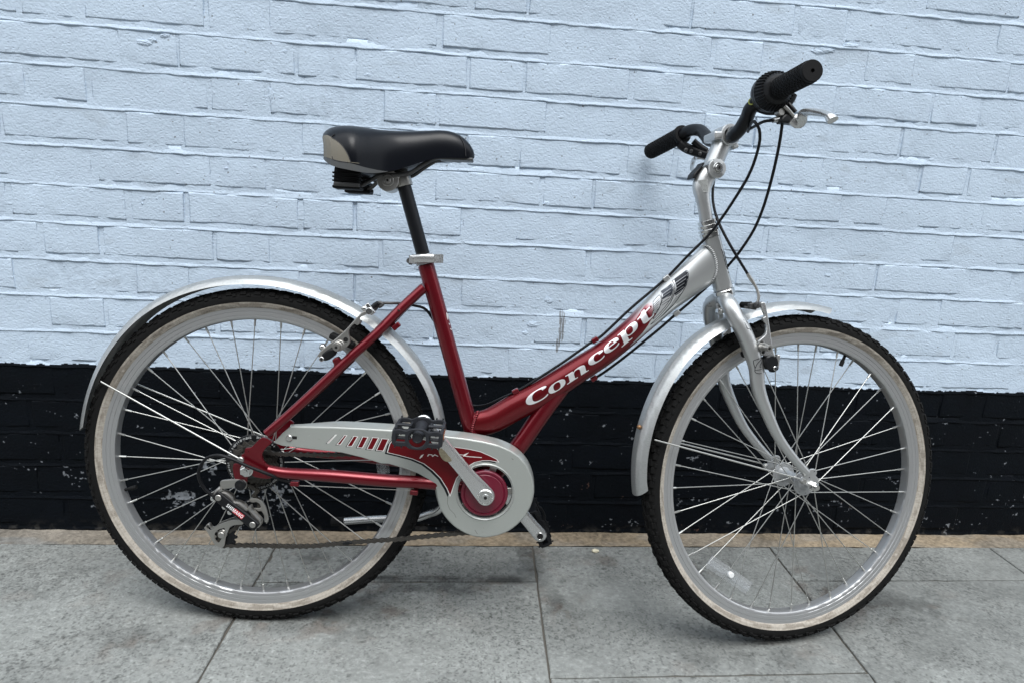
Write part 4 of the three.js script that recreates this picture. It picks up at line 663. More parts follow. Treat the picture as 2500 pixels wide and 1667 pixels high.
{ // right brake lever
  const g = steered(group('brake_lever', bike));
  part('perch', [sweep([V(-0.1923, 0.6589, 0.15), V(-0.1834, 0.6526, 0.152), V(-0.173, 0.6462, 0.152), V(-0.1645, 0.6396, 0.152)], () => [.0070, .0065], { n: 20, m: 12 }), plate(round([[-0.1949, 0.6368], [-0.192, 0.6429], [-0.1855, 0.6475], [-0.1697, 0.6479], [-0.1632, 0.6419], [-0.1544, 0.6361], [-0.1565, 0.6328], [-0.1685, 0.6332], [-0.1883, 0.6328], [-0.1932, 0.6327]], 3), .144, .016, .003)], M.plastic, g);
  part('perch_plate', [sweep([V(-0.1934, 0.6617, 0.158), V(-0.1855, 0.6546, 0.16), V(-0.1729, 0.6443, 0.16)], () => [.0030, .004], { n: 12, m: 8 }), disc(V(-0.1935, 0.6502, 0.154), .146, .158, .006)], M.steel, g);
  part('lever', sweep([V(-0.1736, 0.6408, 0.16), V(-0.1653, 0.6341, 0.164), V(-0.1643, 0.6383, 0.17), V(-0.1679, 0.6447, 0.176), V(-0.1675, 0.6455, 0.186), V(-0.1647, 0.6404, 0.205), V(-0.1645, 0.6342, 0.222), V(-0.1655, 0.6271, 0.236), V(-0.1647, 0.619, 0.244)], (t) => [mix(.0100, .0060, smooth(.1, .4, t)) + .0030 * smooth(.86, .97, t), .0044 + .001 * smooth(.86, .97, t)], { n: 60, m: 14, ref: V(-.3, -.1, 1).normalize() }), M.alloy, g);
  part('barrel_adjuster', sweep([V(-0.202, 0.6378, 0.148), V(-0.1968, 0.639, 0.148), V(-0.1911, 0.6399, 0.149)], (t) => .0055 - .001 * (1 - t), { n: 8, m: 12 }), M.alloy, g);
  part('shift_cable_end', sweep([V(-0.1743, 0.6737, 0.14), V(-0.1701, 0.665, 0.146), V(-0.1623, 0.6547, 0.15)], () => .0038, { n: 12, m: 10 }), M.plastic, g);
  // left brake lever, mostly hidden behind the stem
  const l = steered(group('brake_lever', bike));
  part('perch', [sweep([V(-0.2122, 0.6625, -0.15), V(-0.1977, 0.6524, -0.145), V(-0.1773, 0.6456, -0.138), V(-0.1578, 0.6406, -0.13)], (t) => [.0105, .009], { n: 20, m: 12 }), sweep([V(-0.1899, 0.6658, -0.135), V(-0.1767, 0.656, -0.132), V(-0.1618, 0.6472, -0.128)], .0065, { n: 12, m: 10 })], M.plastic, l);
  part('perch_bolt', [V(-0.2051, 0.6465, -0.135), V(-0.1933, 0.6455, -0.135), V(-0.1757, 0.641, -0.13)].map((p) => new THREE.SphereGeometry(.0042, 10, 8).translate(p.x, p.y, p.z)), M.dark, l);
  part('lever', sweep([V(-0.1564, 0.6363, -0.14), V(-0.1676, 0.6388, -0.15), V(-0.1682, 0.6378, -0.165), V(-0.1634, 0.6301, -0.18), V(-0.1564, 0.6246, -0.195), V(-0.1438, 0.622, -0.205), V(-0.1297, 0.6283, -0.215)], () => [.0056, .0040], { n: 40, m: 12 }), M.alloy, l);
}

// ---------------------------------------------------------------- cables
{
  const g = group('cables', bike), fz = (k) => k.map(toBike);
  const hose = (pts, r = .0026) => part('cable_housing', sweep(pts, r, { n: 90, m: 9, ref: V(.1, .2, 1).normalize() }), M.cable, g);
  // down from the shifter, along the top of the main tube, round the seat tube to the rear brake
  hose([...fz([V(-0.1904, 0.6407, 0.06), V(-0.2166, 0.6414, 0.11), V(-0.2238, 0.6372, 0.13), V(-0.2197, 0.6283, 0.135), V(-0.2122, 0.6141, 0.13), V(-0.2082, 0.5942, 0.12), V(-0.2069, 0.5614, 0.1), V(-0.2125, 0.5272, 0.075)]), V(0.8187, 0.7949, 0.021), V(0.7848, 0.7526, 0.012), V(0.7486, 0.7074, 0.004), V(0.686, 0.6462, 0.004), V(0.6291, 0.5867, 0.004), V(0.6245, 0.5848, 0.004), V(0.5592, 0.5336, 0.004), V(0.4856, 0.4812, 0.004), V(0.4794, 0.4783, 0.004)]);
  hose([V(0.4794, 0.4777, 0.004), V(0.4541, 0.4637, 0), V(0.4293, 0.4483, -0.01), V(0.4134, 0.442, -0.018), V(0.4021, 0.441, -0.021), V(0.376, 0.4436, -0.024)], .0021);
  hose([V(0.3347, 0.5778, -0.022), V(0.3176, 0.604, -0.014), V(0.3015, 0.625, -0.002), V(0.2839, 0.6303, 0.006), V(0.2664, 0.6325, 0.012)], .0026);
  // from the right lever down behind the head tube, under the main tube
  hose([...fz([V(-0.1859, 0.6323, 0.15), V(-0.184, 0.612, 0.145), V(-0.1793, 0.5761, 0.13), V(-0.1681, 0.5364, 0.1), V(-0.1591, 0.5011, 0.07)]), V(0.8901, 0.7996, 0.035), V(0.8729, 0.7592, 0.02), V(0.8659, 0.7375, -0.004), V(0.8598, 0.7205, -0.022), V(0.8408, 0.7003, -0.021), V(0.8197, 0.682, -0.012), V(0.7988, 0.6626, -0.006), V(0.7746, 0.6405, -0.002), V(0.7464, 0.6122, -0.002), V(0.7173, 0.5849, -0.002), V(0.6848, 0.5551, -0.002), V(0.6586, 0.5326, -0.002), V(0.6354, 0.5144, -0.002), V(0.6256, 0.5081, -0.003)]);
  // front brake cable, behind the stem and down to the noodle
  hose([...fz([V(-0.2, 0.638, 0.148), V(-0.2124, 0.6368, 0.142), V(-0.211, 0.6367, 0.12), V(-0.196, 0.6414, 0.07), V(-0.1765, 0.6515, 0.01), V(-0.1657, 0.642, -0.03), V(-0.182, 0.613, -0.04), V(-0.1947, 0.5755, -0.035)]), V(0.8305, 0.8656, -0.028), V(0.8302, 0.8395, -0.01), V(0.8337, 0.814, 0.012), V(0.8453, 0.7879, 0.024), V(0.8657, 0.756, 0.03), ...fz([V(-0.156, 0.3927, 0.035)])]);
  part('inner_wire', [rod(V(0.2955, 0.2947, 0.058), V(0.0927, 0.2966, 0.064), .0007, 6)], M.spoke, g);
  hose([V(0.0783, 0.3021, 0.064), V(0.0594, 0.3086, 0.068), V(0.048, 0.3172, 0.076), V(0.0083, 0.3351, 0.084), V(-0.0226, 0.3488, 0.086), V(-0.0464, 0.3535, 0.085), V(-0.0666, 0.3465, 0.084), V(-0.0781, 0.3295, 0.083), V(-0.0811, 0.315, 0.082), V(-0.0781, 0.3005, 0.08), V(-0.0709, 0.2868, 0.078), V(-0.0599, 0.2752, 0.076)], .0030);
  // frayed wire tips behind the fork crown
  part('wire_tip', [rod(V(0.8359, 0.6566, -0.01), V(0.8485, 0.6588, -0.01), .0007, 6), rod(V(0.8379, 0.6637, -0.01), V(0.8472, 0.6588, -0.012), .0006, 6)], M.dark, g);
}

// ---------------------------------------------------------------- brakes
{
  const b = group('rear_brake', bike), xy = (p) => V(p.x, p.y, 0);
  const arm = round([[0.1209, 0.5348], [0.1218, 0.5408], [0.1275, 0.5479], [0.1374, 0.5569], [0.1521, 0.5696], [0.1684, 0.5857], [0.1846, 0.6051], [0.2, 0.6206], [0.2066, 0.6205], [0.2035, 0.6145], [0.1928, 0.608], [0.1939, 0.5997], [0.189, 0.5944], [0.184, 0.5966], [0.1743, 0.5843], [0.1772, 0.5675], [0.1757, 0.5607], [0.1609, 0.5471], [0.1526, 0.5475], [0.145, 0.5522], [0.1409, 0.5461], [0.131, 0.5388], [0.1236, 0.5332]], 3);
  part('arm', [plate(arm, .050, .0075, .0016)], M.steel, b); part('arm', [flipZ(plate(arm, .050, .0075, .0016))], M.steel, b);
  part('spring_housing', [plate(round([[0.1282, 0.5398], [0.1446, 0.5517], [0.1514, 0.5478], [0.1531, 0.5428], [0.1417, 0.5311], [0.1317, 0.5285], [0.1275, 0.5321]], 3), .047, .014, .003)], M.plastic, b);
  const pb = V(0.1285, 0.5318, 0.062), pad = V(0.1554, 0.5554, 0.062), slot = V(0.1693, 0.5681, 0.0585), ball = V(0.1269, 0.5516, 0.052);
  part('pivot_bolt', [disc(xy(pb), .050, .064, .0045)], M.chrome, b);
  part('bolt_socket', [disc(xy(pb), .0635, .0645, .0024), disc(xy(slot), .0560, .0580, .0046), hexNut(xy(pad), .0705, .0712, .0030)], M.hole, b);
  part('pad_bolt', [disc(xy(pad), .054, .062, .0088), disc(V(0.1583, 0.5578, 0.06), .054, .0605, .0092), alongZ(xy(pad), [[.060, .0066], [.0705, .0062], [.0705, 0]], 24)], M.steel, b);
  part('spring_pin', [new THREE.SphereGeometry(.0062, 14, 10).translate(ball.x, ball.y, .050)], M.chrome, b);
  const p0 = V(0.1355, 0.5713, 0.03), p1 = V(0.1798, 0.5528, 0.03), pc = p0.clone().lerp(p1, .5), pa = Math.atan2(p1.y - p0.y, p1.x - p0.x);
  both('brake_pad', box(p0.distanceTo(p1), .0115, .020, .0035, V(pc.x, pc.y, .030), pa), M.rubber, b);
  part('cable_anchor', [new THREE.SphereGeometry(.0058, 14, 10).translate(...V(0.2003, 0.6251, 0.054).toArray()), disc(xy(V(0.2097, 0.6212, 0.054)), .046, .060, .0062), box(.022, .010, .010, .002, V(0.2096, 0.6244, 0.05), -.9)], M.chrome, b);
  part('boot', [sweep([V(0.2047, 0.6263, 0.042), V(0.2123, 0.6267, 0.042), V(0.2172, 0.6312, 0.042), V(0.223, 0.6349, 0.042)], () => .0046, { n: 12, m: 10 })], M.plastic, b);
  part('noodle', [sweep([V(0.208, 0.6147, 0.03), ...[V(0.2129, 0.6184, 0.03), V(0.2179, 0.6247, 0.03), V(0.2228, 0.6314, 0.03), V(0.2286, 0.6337, 0.03), V(0.2422, 0.6347, 0.03)], V(0.2596, 0.6343, 0.014)], .0026, { n: 40, m: 10 }), sweep([V(0.2158, 0.6326, 0.034), V(0.2233, 0.6351, 0.034), V(0.2293, 0.6321, 0.034), V(0.2219, 0.6265, 0.034)], .0030, { n: 16, m: 8 })], M.dark, b);
  const f = steered(group('front_brake', bike));
  const farm = round([[-0.1419, 0.3425], [-0.137, 0.341], [-0.1318, 0.3259], [-0.1272, 0.3091], [-0.1224, 0.2894], [-0.1176, 0.2696], [-0.1131, 0.254], [-0.1082, 0.2434], [-0.1166, 0.246], [-0.1329, 0.2456], [-0.1375, 0.2469], [-0.1411, 0.2575], [-0.1446, 0.2716], [-0.1429, 0.2752], [-0.1311, 0.2863], [-0.1315, 0.3019], [-0.1373, 0.308], [-0.1398, 0.3143], [-0.1355, 0.3173], [-0.1418, 0.3298], [-0.1462, 0.3398]], 3);
  part('arm', plate(farm, .0600, .0075, .0016), M.alloy, f); part('arm', flipZ(plate(farm, .0600, .0075, .0016)), M.alloy, f);
  const piv = V(-0.1209, 0.2339, 0.07), bolt = V(-0.1157, 0.2248, 0.078), padf = V(-0.1366, 0.2616, 0.08), sl = V(-0.1389, 0.2688, 0.068), hl = V(-0.1348, 0.2525, 0.068);
  part('spring_housing', [alongZ(xy(piv), [[.056, 0], [.056, .0120], [.058, .0132], [.074, .0132], [.0765, .0122], [.0765, 0]], 32), box(.014, .012, .014, .003, V(...V(-0.1137, 0.2243, 0.07).toArray().slice(0, 2), .069), .5)], M.plastic, f);
  part('pivot_cap', [alongZ(xy(V(-0.1258, 0.2309, 0.064)), [[.055, .0085], [.066, .0085], [.069, .006], [.070, 0]], 24)], M.chrome, f);
  part('spring_pin', [box(.0065, .026, .010, .002, V(...V(-0.1027, 0.2359, 0.066).toArray().slice(0, 2), .064), -.06)], M.alloy, f);
  part('pivot_bolt', [disc(xy(bolt), .070, .080, .0040)], M.chrome, f);
  part('pad_bolt', [sweep([V(-0.1384, 0.2623, 0.068), V(-0.1381, 0.2622, 0.074), V(-0.1381, 0.2616, 0.081), V(-0.1371, 0.2607, 0.09)], (t) => mix(.0078, .0056, smooth(.35, .5, t)), { n: 16, m: 14, ref: V(0, 1, 0) })], M.steel, f);
  part('bolt_socket', [disc(xy(sl), .0670, .0682, .0036), disc(xy(V(-0.1383, 0.2609, 0.09)), .0895, .0912, .0028), disc(xy(bolt), .0795, .0806, .0022), disc(xy(hl), .0670, .0680, .0030)], M.hole, f);
  const g0 = V(-0.1573, 0.2396, 0.03), g1 = V(-0.093, 0.2707, 0.03), gc = g0.clone().lerp(g1, .5), ga = Math.atan2(g1.y - g0.y, g1.x - g0.x);
  both('brake_pad', box(g0.distanceTo(g1) * .8, .0115, .022, .0035, V(gc.x, gc.y, .031), ga), M.rubber, f);
  part('boot', sweep([V(-0.1499, 0.3359, 0.014), V(-0.1487, 0.3358, 0.026), V(-0.1455, 0.3364, 0.036)], .0062, { n: 10, m: 12 }), M.rubber, f);
  part('cable_anchor', [box(.020, .011, .010, .002, V(...V(-0.145, 0.3352, 0.044).toArray()), .15), box(.016, .008, .010, .002, V(...V(-0.1428, 0.3373, 0.056).toArray()), .1), disc(xy(V(-0.1436, 0.3374, 0.06)), .050, .066, .0052), box(.024, .004, .006, .001, V(...V(-0.1493, 0.3306, 0.04).toArray()), -.1)], M.dark, f);
  part('noodle', sweep([V(-0.1565, 0.3937, 0.035), V(-0.1514, 0.3863, 0.036), V(-0.1432, 0.3752, 0.038), V(-0.1371, 0.364, 0.04), V(-0.1345, 0.3526, 0.042), V(-0.1356, 0.3433, 0.042), V(-0.1389, 0.3393, 0.04), V(-0.1438, 0.3377, 0.036)], (t) => mix(.0034, .0026, smooth(.2, .4, t)), { n: 50, m: 12 }), M.steel, f);
}

// ---------------------------------------------------------------- cranks, chain guard, chain
{
  // printed chain guard plate
  const g = group('chain_guard', bike), z0 = .0565;
  const up = [[0.0437, 0.3734], [0.0592, 0.3916], [0.0726, 0.4041], [0.1481, 0.4063], [0.2018, 0.4064], [0.2628, 0.4055]], arc = [], C0 = [[0.4319, 0.2979]][0];
  const edge = [...up, ...[[0.3022, 0.4027], [0.3311, 0.4011], [0.3565, 0.3987], [0.3892, 0.3965], [0.4257, 0.3919], [0.4532, 0.3861], [0.4737, 0.3781], [0.4889, 0.3686], [0.5044, 0.3527], [0.5147, 0.3333], [0.5205, 0.3116], [0.5205, 0.2925], [0.5168, 0.275], [0.5083, 0.2553], [0.4945, 0.238], [0.4786, 0.2244], [0.4587, 0.2152], [0.4367, 0.2103], [0.4144, 0.2118], [0.3956, 0.2188], [0.3785, 0.2293], [0.3631, 0.2444], [0.3513, 0.2626], [0.345, 0.2824], [0.3422, 0.2976], [0.3376, 0.3079], [0.3272, 0.3174], [0.3068, 0.3279], [0.2792, 0.3368], [0.2518, 0.3438]], ...[[0.2395, 0.3436], [0.2031, 0.3535], [0.167, 0.3607], [0.1131, 0.3645], [0.0594, 0.3683]]];
  const W = 1536, H = 1024, cv = document.createElement('canvas'); cv.width = W; cv.height = H; const c = cv.getContext('2d');
  const xs = edge.map((p) => p[0]), ys = edge.map((p) => p[1]), bx0 = Math.min(...xs) - .005, bx1 = Math.max(...xs) + .005, by0 = Math.min(...ys) - .005, by1 = Math.max(...ys) + .005;
  const px = ([x, y]) => [(x - bx0) / (bx1 - bx0) * W, (1 - (y - by0) / (by1 - by0)) * H];
  c.fillStyle = '#9b9f9b'; c.fillRect(0, 0, W, H);
  for (let i = 0; i < 420; i++) { c.globalAlpha = rr(.03, .12); c.fillStyle = rnd() < .5 ? '#6c6a62' : '#c6c8c6'; c.beginPath(); c.ellipse(rnd() * W, rnd() * H, rr(1, 16), rr(1, 5), rnd() * 3, 0, 7); c.fill(); }
  c.globalAlpha = 1;
  const path = (pts) => { c.beginPath(); pts.forEach((p, i) => c[i ? 'lineTo' : 'moveTo'](...px(p))); c.closePath(); };
  const RED = '#66020e', shape = (pts, sh) => { c.save(); c.translate(...sh); path(pts); c.fillStyle = '#15161a'; c.fill(); c.restore(); path(pts); c.fillStyle = RED; c.fill(); c.strokeStyle = '#e6e6e4'; c.lineWidth = 5; c.stroke(); };
  const barsX = [[672, 745, 6], [768, 845, 28], [862, 955, 44], [964, 1060, 58], [1060, 1166, 72], [1158, 1265, 84]];
  [[[0.1406, 0.3776], [0.143, 0.3777], [0.157, 0.3938], [0.1552, 0.3937]], [[0.1581, 0.3756], [0.1645, 0.3759], [0.1756, 0.3936], [0.1716, 0.3938]], [[0.1766, 0.3732], [0.1855, 0.374], [0.1953, 0.3923], [0.1881, 0.3927]], [[0.1951, 0.3718], [0.2045, 0.3719], [0.2138, 0.3921], [0.2043, 0.3924]], [[0.2126, 0.3697], [0.2229, 0.3694], [0.233, 0.3916], [0.2222, 0.3921]], [[0.2298, 0.3683], [0.2424, 0.3677], [0.2511, 0.3902], [0.2392, 0.3907]]].forEach((p) => shape(p, [-9, 7]));
  const splash = [...[[0.2497, 0.3651], [0.2539, 0.3821], [0.2611, 0.3914], [0.2988, 0.3955], [0.3461, 0.3866], [0.3717, 0.3812], [0.3991, 0.3783], [0.4193, 0.3747], [0.4378, 0.3675], [0.45, 0.3619], [0.4539, 0.3568], [0.4383, 0.3587], [0.4237, 0.358], [0.4094, 0.3539], [0.397, 0.3454], [0.3866, 0.3347], [0.378, 0.3221], [0.3732, 0.3067], [0.3704, 0.296], [0.3676, 0.2881], [0.361, 0.3023], [0.3489, 0.3207], [0.3337, 0.3352], [0.3169, 0.3472], [0.2967, 0.3551], [0.273, 0.3606]]];
  shape(splash, [-14, 13]);
  c.strokeStyle = '#e2e0dc'; c.lineWidth = 9; c.lineCap = 'round';
  const stroke = (pts, w) => { c.lineWidth = w; c.beginPath(); pts.forEach((p, i) => c[i ? 'lineTo' : 'moveTo'](...px(p))); c.stroke(); };
  // white script, mostly covered by the crank and pedal
  stroke([[0.3096, 0.3574], [0.3124, 0.3624], [0.3141, 0.3633], [0.3121, 0.3594]], 7); stroke([[0.3236, 0.362], [0.3253, 0.3649], [0.3307, 0.3648], [0.3327, 0.3619], [0.3362, 0.3651], [0.3417, 0.3627]], 7); stroke([[0.3818, 0.3676], [0.3887, 0.3669], [0.3949, 0.3698], [0.3906, 0.3653], [0.3998, 0.3644], [0.4216, 0.3639]], 7); stroke([[0.3888, 0.3646], [0.3932, 0.3693]], 6);
  // crack and scuffs in the paint
  c.strokeStyle = '#6a6b69'; stroke([[0.3635, 0.2871], [0.3633, 0.2737], [0.3678, 0.2624], [0.3774, 0.2532], [0.3805, 0.2466]], 2.5);
  c.strokeStyle = '#7c7c79'; stroke([[0.4166, 0.224], [0.4216, 0.2164]], 4); stroke([[0.4781, 0.3643], [0.48, 0.3629]], 6);
  const t = new THREE.CanvasTexture(cv); t.colorSpace = THREE.SRGBColorSpace; t.magFilter = THREE.LinearFilter; t.anisotropy = 8;
  t.repeat.set(1 / (bx1 - bx0), 1 / (by1 - by0)); t.offset.set(-bx0 / (bx1 - bx0), -by0 / (by1 - by0));
  const guardMat = phys([1, 1, 1], .40, .25, { map: t, specularIntensity: .5, clearcoat: .22, clearcoatRoughness: .2 });
  const rh = .0518, plateG = plate(edge, z0, .0028, .0012, [{ x: C0[0], y: C0[1], r: rh }]);
  planarUV(plateG); part('plate', plateG, guardMat, g, 'silver chain guard printed with red stripes');
  // its rim, turned back towards the wheel
  const rim = []; const P = new THREE.CatmullRomCurve3(edge.slice(2, 32).map(([x, y]) => V(x, y, 0)), false, 'centripetal'), n = 120, pos = [], idx = [];
  for (let i = 0; i <= n; i++) { const q = P.getPointAt(i / n), T = P.getTangentAt(i / n), nn = V(-T.y, T.x, 0), dep = .030 * smooth(0, .12, i / n) * smooth(1, .80, i / n); for (const [o, z] of [[-.0006, z0 + .0012], [.0010, z0 + .0002], [.0022, z0 - .004], [.0034, z0 - .004 - dep], [.0022, z0 - .004 - dep], [.0008, z0 - .003], [-.0012, z0]]) pos.push(q.x + nn.x * o, q.y + nn.y * o, z); }
  for (let i = 0; i < n; i++) for (let j = 0; j < 6; j++) { const a = i * 7 + j, b = a + 7; idx.push(a, b, a + 1, a + 1, b, b + 1); }
  const rg = new THREE.BufferGeometry(); rg.setAttribute('position', new THREE.Float32BufferAttribute(pos, 3)); rg.setIndex(idx); rg.computeVertexNormals();
  const rimMat = phys([.32, .335, .32], .34, .3, { clearcoat: .5, clearcoatRoughness: .2 }); rimMat.side = THREE.DoubleSide;
  part('rim', toCreasedNormals(rg.toNonIndexed(), .7), rimMat, g);
  // collar round the opening
  part('collar', [alongZ(V(C0[0], C0[1], 0), [[z0 + .0030, rh + .0035], [z0 + .0042, rh + .0015], [z0 + .0030, rh - .0004], [z0 - .012, rh - .001], [z0 - .012, rh + .001]], 64, .7)], rimMat, g);
  const sb = V(0.0721, 0.3837, 0.061), so = V(0.0784, 0.3848, 0.06); part('screw', [disc(V(sb.x, sb.y, 0), z0, z0 + .0052, .0058)], M.chrome, g); part('slot', [box(.015, .0055, .0006, .0002, V(so.x, so.y, z0 + .0029))], M.hole, g);
  // chain ring and maroon cover disc
  const k = group('chainset', bike), RC = .085;
  const teeth = []; const N = 40; for (let i = 0; i < N; i++) { const a = i / N * 2 * PI, s = PI / N; teeth.push([.0795 * Math.cos(a - s * .8), .0795 * Math.sin(a - s * .8)], [.0835 * Math.cos(a - s * .25), .0835 * Math.sin(a - s * .25)], [.0835 * Math.cos(a + s * .25), .0835 * Math.sin(a + s * .25)], [.0795 * Math.cos(a + s * .8), .0795 * Math.sin(a + s * .8)]); }
  part('chain_ring', [plate(teeth, .0435, .003, .0006, [{ x: 0, y: 0, r: .060 }]).translate(BB.x, BB.y, 0), ...[0, 1, 2, 3, 4].map((i) => box(.066, .013, .006, .002, V(.031, 0, .047)).rotateZ(i * 2 * PI / 5 + .05).translate(BB.x, BB.y, 0))], M.steel, k);
  const D0 = V(0.4306, 0.2956, 0.06);
  part('cover_disc', [alongZ(V(D0.x, D0.y, 0), [[.050, 0], [.050, .0430], [.056, .0440], [.0600, .0435], [.0618, .0420], [.0620, .0385], [.0608, .0375], [.0608, .0370], [.0625, .0355], [.0640, .020], [.0640, 0]], 64, .35)], phys([.125, .0022, .018], .28, .1, { specularIntensity: .5, clearcoat: .8, clearcoatRoughness: .15 }), k, 'dark red plastic disc at the crank');
  // right crank arm
  const E = V(0.3153, 0.4288, 0.0815), ce = V(BB.x, BB.y, .075), dir = V(E.x - BB.x, E.y - BB.y, 0), len = dir.length(); dir.normalize(); const nrm = V(-dir.y, dir.x, 0);
  const armShape = []; const wAt = (t) => mix(.0172, .0128, smooth(0, .35, t)) + .0012 * smooth(.8, 1, t); for (let i = 0; i <= 24; i++) { const t = i / 24; armShape.push([t * len, wAt(t)]); }
  const out2 = []; for (let i = 0; i <= 10; i++) { const a = PI / 2 + i / 10 * PI; out2.push([Math.cos(a) * .0172, Math.sin(a) * .0172]); }
  const outline = [...armShape.slice(1).reverse(), ...out2, ...armShape.slice(1).map(([x, y]) => [x, -y])]; for (let i = 1; i < 10; i++) { const a = -PI / 2 + i / 10 * PI; outline.push([len + Math.cos(a) * .0140, Math.sin(a) * .0140]); }
  const arm = (zc, sgn) => { const q = new THREE.Matrix4().makeBasis(dir, nrm, Z1), gg = plate(outline, -.0068, .0136, .0056); return sgn > 0 ? gg.applyMatrix4(q).translate(BB.x, BB.y, zc) : gg.applyMatrix4(q).rotateZ(PI).translate(BB.x, BB.y, zc); };
  part('crank_arm', [arm(.0745, 1), alongZ(V(BB.x, BB.y, 0), [[.052, .0125], [.0815, .0155], [.0820, .0145]], 32)], M.alloy, k);
  part('crank_bolt', [alongZ(V(BB.x, BB.y, 0), [[.0800, .0150], [.0832, .0150], [.0842, .0140], [.0842, .0118], [.0832, .0112], [.0836, .0070], [.0846, .0062], [.0846, 0]], 36), ...Array.from({ length: 24 }, (_, i) => box(.0011, .0026, .0012, .0003, V(0, .0128, .0845)).rotateZ(i * PI / 12).translate(BB.x, BB.y, 0))], M.chrome, k); part('bolt_socket', [disc(V(BB.x, BB.y, 0), .0843, .0850, .0030)], M.hole, k);
  part('worn_patch', plate(round([[0.3466, 0.3846], [0.3516, 0.383], [0.3628, 0.3712], [0.3689, 0.3631], [0.3633, 0.3599], [0.3543, 0.3624], [0.3479, 0.3704], [0.3447, 0.3786]], 3), .0811, .0005, .0001), std([1, 1, 1], .75, .2, { map: tex(128, 128, (u, v) => { const k = .6 + .9 * fbm(u * 9, v * 9, 4); return [.20 * k, .18 * k, .125 * k]; }, { rep: [24, 24] }) }), k, 'yellowed sticker residue on the crank');
  const L = V(BB.x - dir.x * len, BB.y - dir.y * len, -.074);
  const la = arm(-.068, -1); part('crank_arm', [la, rod(V(BB.x, BB.y, -.075), V(BB.x, BB.y, -.036), .013, 20)], M.alloy, k); part('pedal_eye', [disc(V(L.x, L.y, 0), -.0615, -.0607, .0062)], M.hole, k);
  part('pedal_eye', [new THREE.TorusGeometry(.0070, .0010, 8, 28).translate(L.x, L.y, -.0608)], M.chrome, k);
  part('crank_end', [alongZ(V(E.x, E.y, 0), [[.0810, .0158], [.0840, .0156], [.0858, .0140], [.0866, .0100], [.0870, 0]], 28)], M.chrome, k);
  // pedals: moulded black cages on a spindle
  const pedalBlack = phys([.016, .0175, .0215], .5, 0, { specularIntensity: .7 });
  const pedal = () => {
    const p = group('pedal', bike), hx = .041, hy = .0125;
    part('spindle', [alongZ(V(0, 0, 0), [[0, .0075], [.006, .0075], [.008, .0115], [.030, .0125], [.055, .0100], [.088, .0092], [.093, .0092], [.0940, .0075], [.0925, .0065], [.0925, 0]], 28, .4)], pedalBlack, p);
    const side = (z, holes) => plate(round([[-hx, -.009], [-hx + .004, -hy - .001], [-.027, -hy - .002], [-.018, -hy - .001], [-.012, -.0175], [.012, -.0175], [.018, -hy - .001], [.027, -hy - .002], [hx - .004, -hy - .001], [hx, -.009], [hx, .009], [hx - .004, hy + .001], [.027, hy + .002], [.018, hy], [.010, hy + .004], [-.010, hy + .004], [-.018, hy], [-.027, hy + .002], [-hx + .004, hy + .001], [-hx, .009]], 2), z, .005, .0012, holes);
    const win = (x, w) => [[x - w, -.0062], [x + w, -.0062], [x + w, .0062], [x - w, .0062]];
    part('cage_plate', [side(.0945, [{ x: 0, y: 0, r: .0145 }, win(-.0275, .0075), win(.0275, .0075)])], pedalBlack, p);
    part('cage_plate', [side(.018, [win(-.0275, .0075), win(.0275, .0075)])], pedalBlack, p);
    part('cage', [-1, 1].flatMap((e) => [box(.005, .024, .078, .0016, V(e * (hx - .002), 0, .058)), box(.004, .018, .072, .0014, V(e * .017, 0, .058)), box(.028, .004, .010, .0014, V(e * .028, hy - .001, .058)), box(.028, .004, .010, .0014, V(e * .028, -hy + .001, .058))]), pedalBlack, p);
    const st = []; for (const e of [-1, 1]) for (const z of [.020, .0965]) for (const x of [.036, .025]) st.push(box(.0026, .0035, .0034, .0008, V(e * x, hy + .003, z)), box(.0026, .0035, .0034, .0008, V(e * x, -hy - .003, z)));
    part('stud', st, pedalBlack, p);
    part('reflector', box(.004, .010, .034, .001, V(hx - .0002, 0, .062)), phys([.30, .075, .006], .25, 0, { clearcoat: 1 }), p, 'amber pedal reflector');
    return p;
  };
  const pr = pedal(); pr.position.set(E.x, E.y, .083); pr.rotation.z = -.02;
  const pl = pr.clone(); pl.name = 'pedal_001'; bike.add(pl); pl.position.set(L.x, L.y, -.076); pl.rotation.set(PI, 0, 1.08); pl.children.filter((q) => q.name.startsWith('reflector')).forEach((q) => pl.remove(q)); pl.traverse((q) => { if (q.isMesh) q.material = M.plastic; });
  // chain: each link two waisted side plates on rollers
  const ch = [], link = (p, q, wide) => { const a = Math.atan2(q.y - p.y, q.x - p.x), len = p.distanceTo(q), z = wide ? .0036 : .0026, o = []; for (const e of [-1, 1]) o.push(plate([[-.0036, -.0025], [0, -.0040], [.0035, -.0030], [len / 2, -.0022], [len - .0035, -.0030], [len, -.0040], [len + .0036, -.0025], [len + .0036, .0025], [len, .0040], [len - .0035, .0030], [len / 2, .0022], [.0035, .0030], [0, .0040], [-.0036, .0025]], e * z - .0005, .0010, .0002).rotateZ(a).translate(p.x, p.y, p.z)); o.push(new THREE.CylinderGeometry(.0020, .0020, .0098, 8).rotateX(PI / 2).translate(p.x, p.y, p.z), new THREE.CylinderGeometry(.0037, .0037, .0048, 8).rotateX(PI / 2).translate(p.x, p.y, p.z)); return o; };
  const run = (pts) => { const cr = new THREE.CatmullRomCurve3(pts, false, 'centripetal'), n = Math.round(cr.getLength() / .0127); const S = cr.getSpacedPoints(n); for (let i = 0; i < n; i++) ch.push(...link(S[i], S[i + 1], i % 2)); };
  const cog = .0345, topRun = V(0.0264, 0.3504, 0.045);
  run([V(-.012, R + cog * .96, .045), V(.002, R + cog + .0008, .045), topRun, V(0.1279, 0.3507, 0.045), V(BB.x - .012, BB.y + .0815, .045)]);
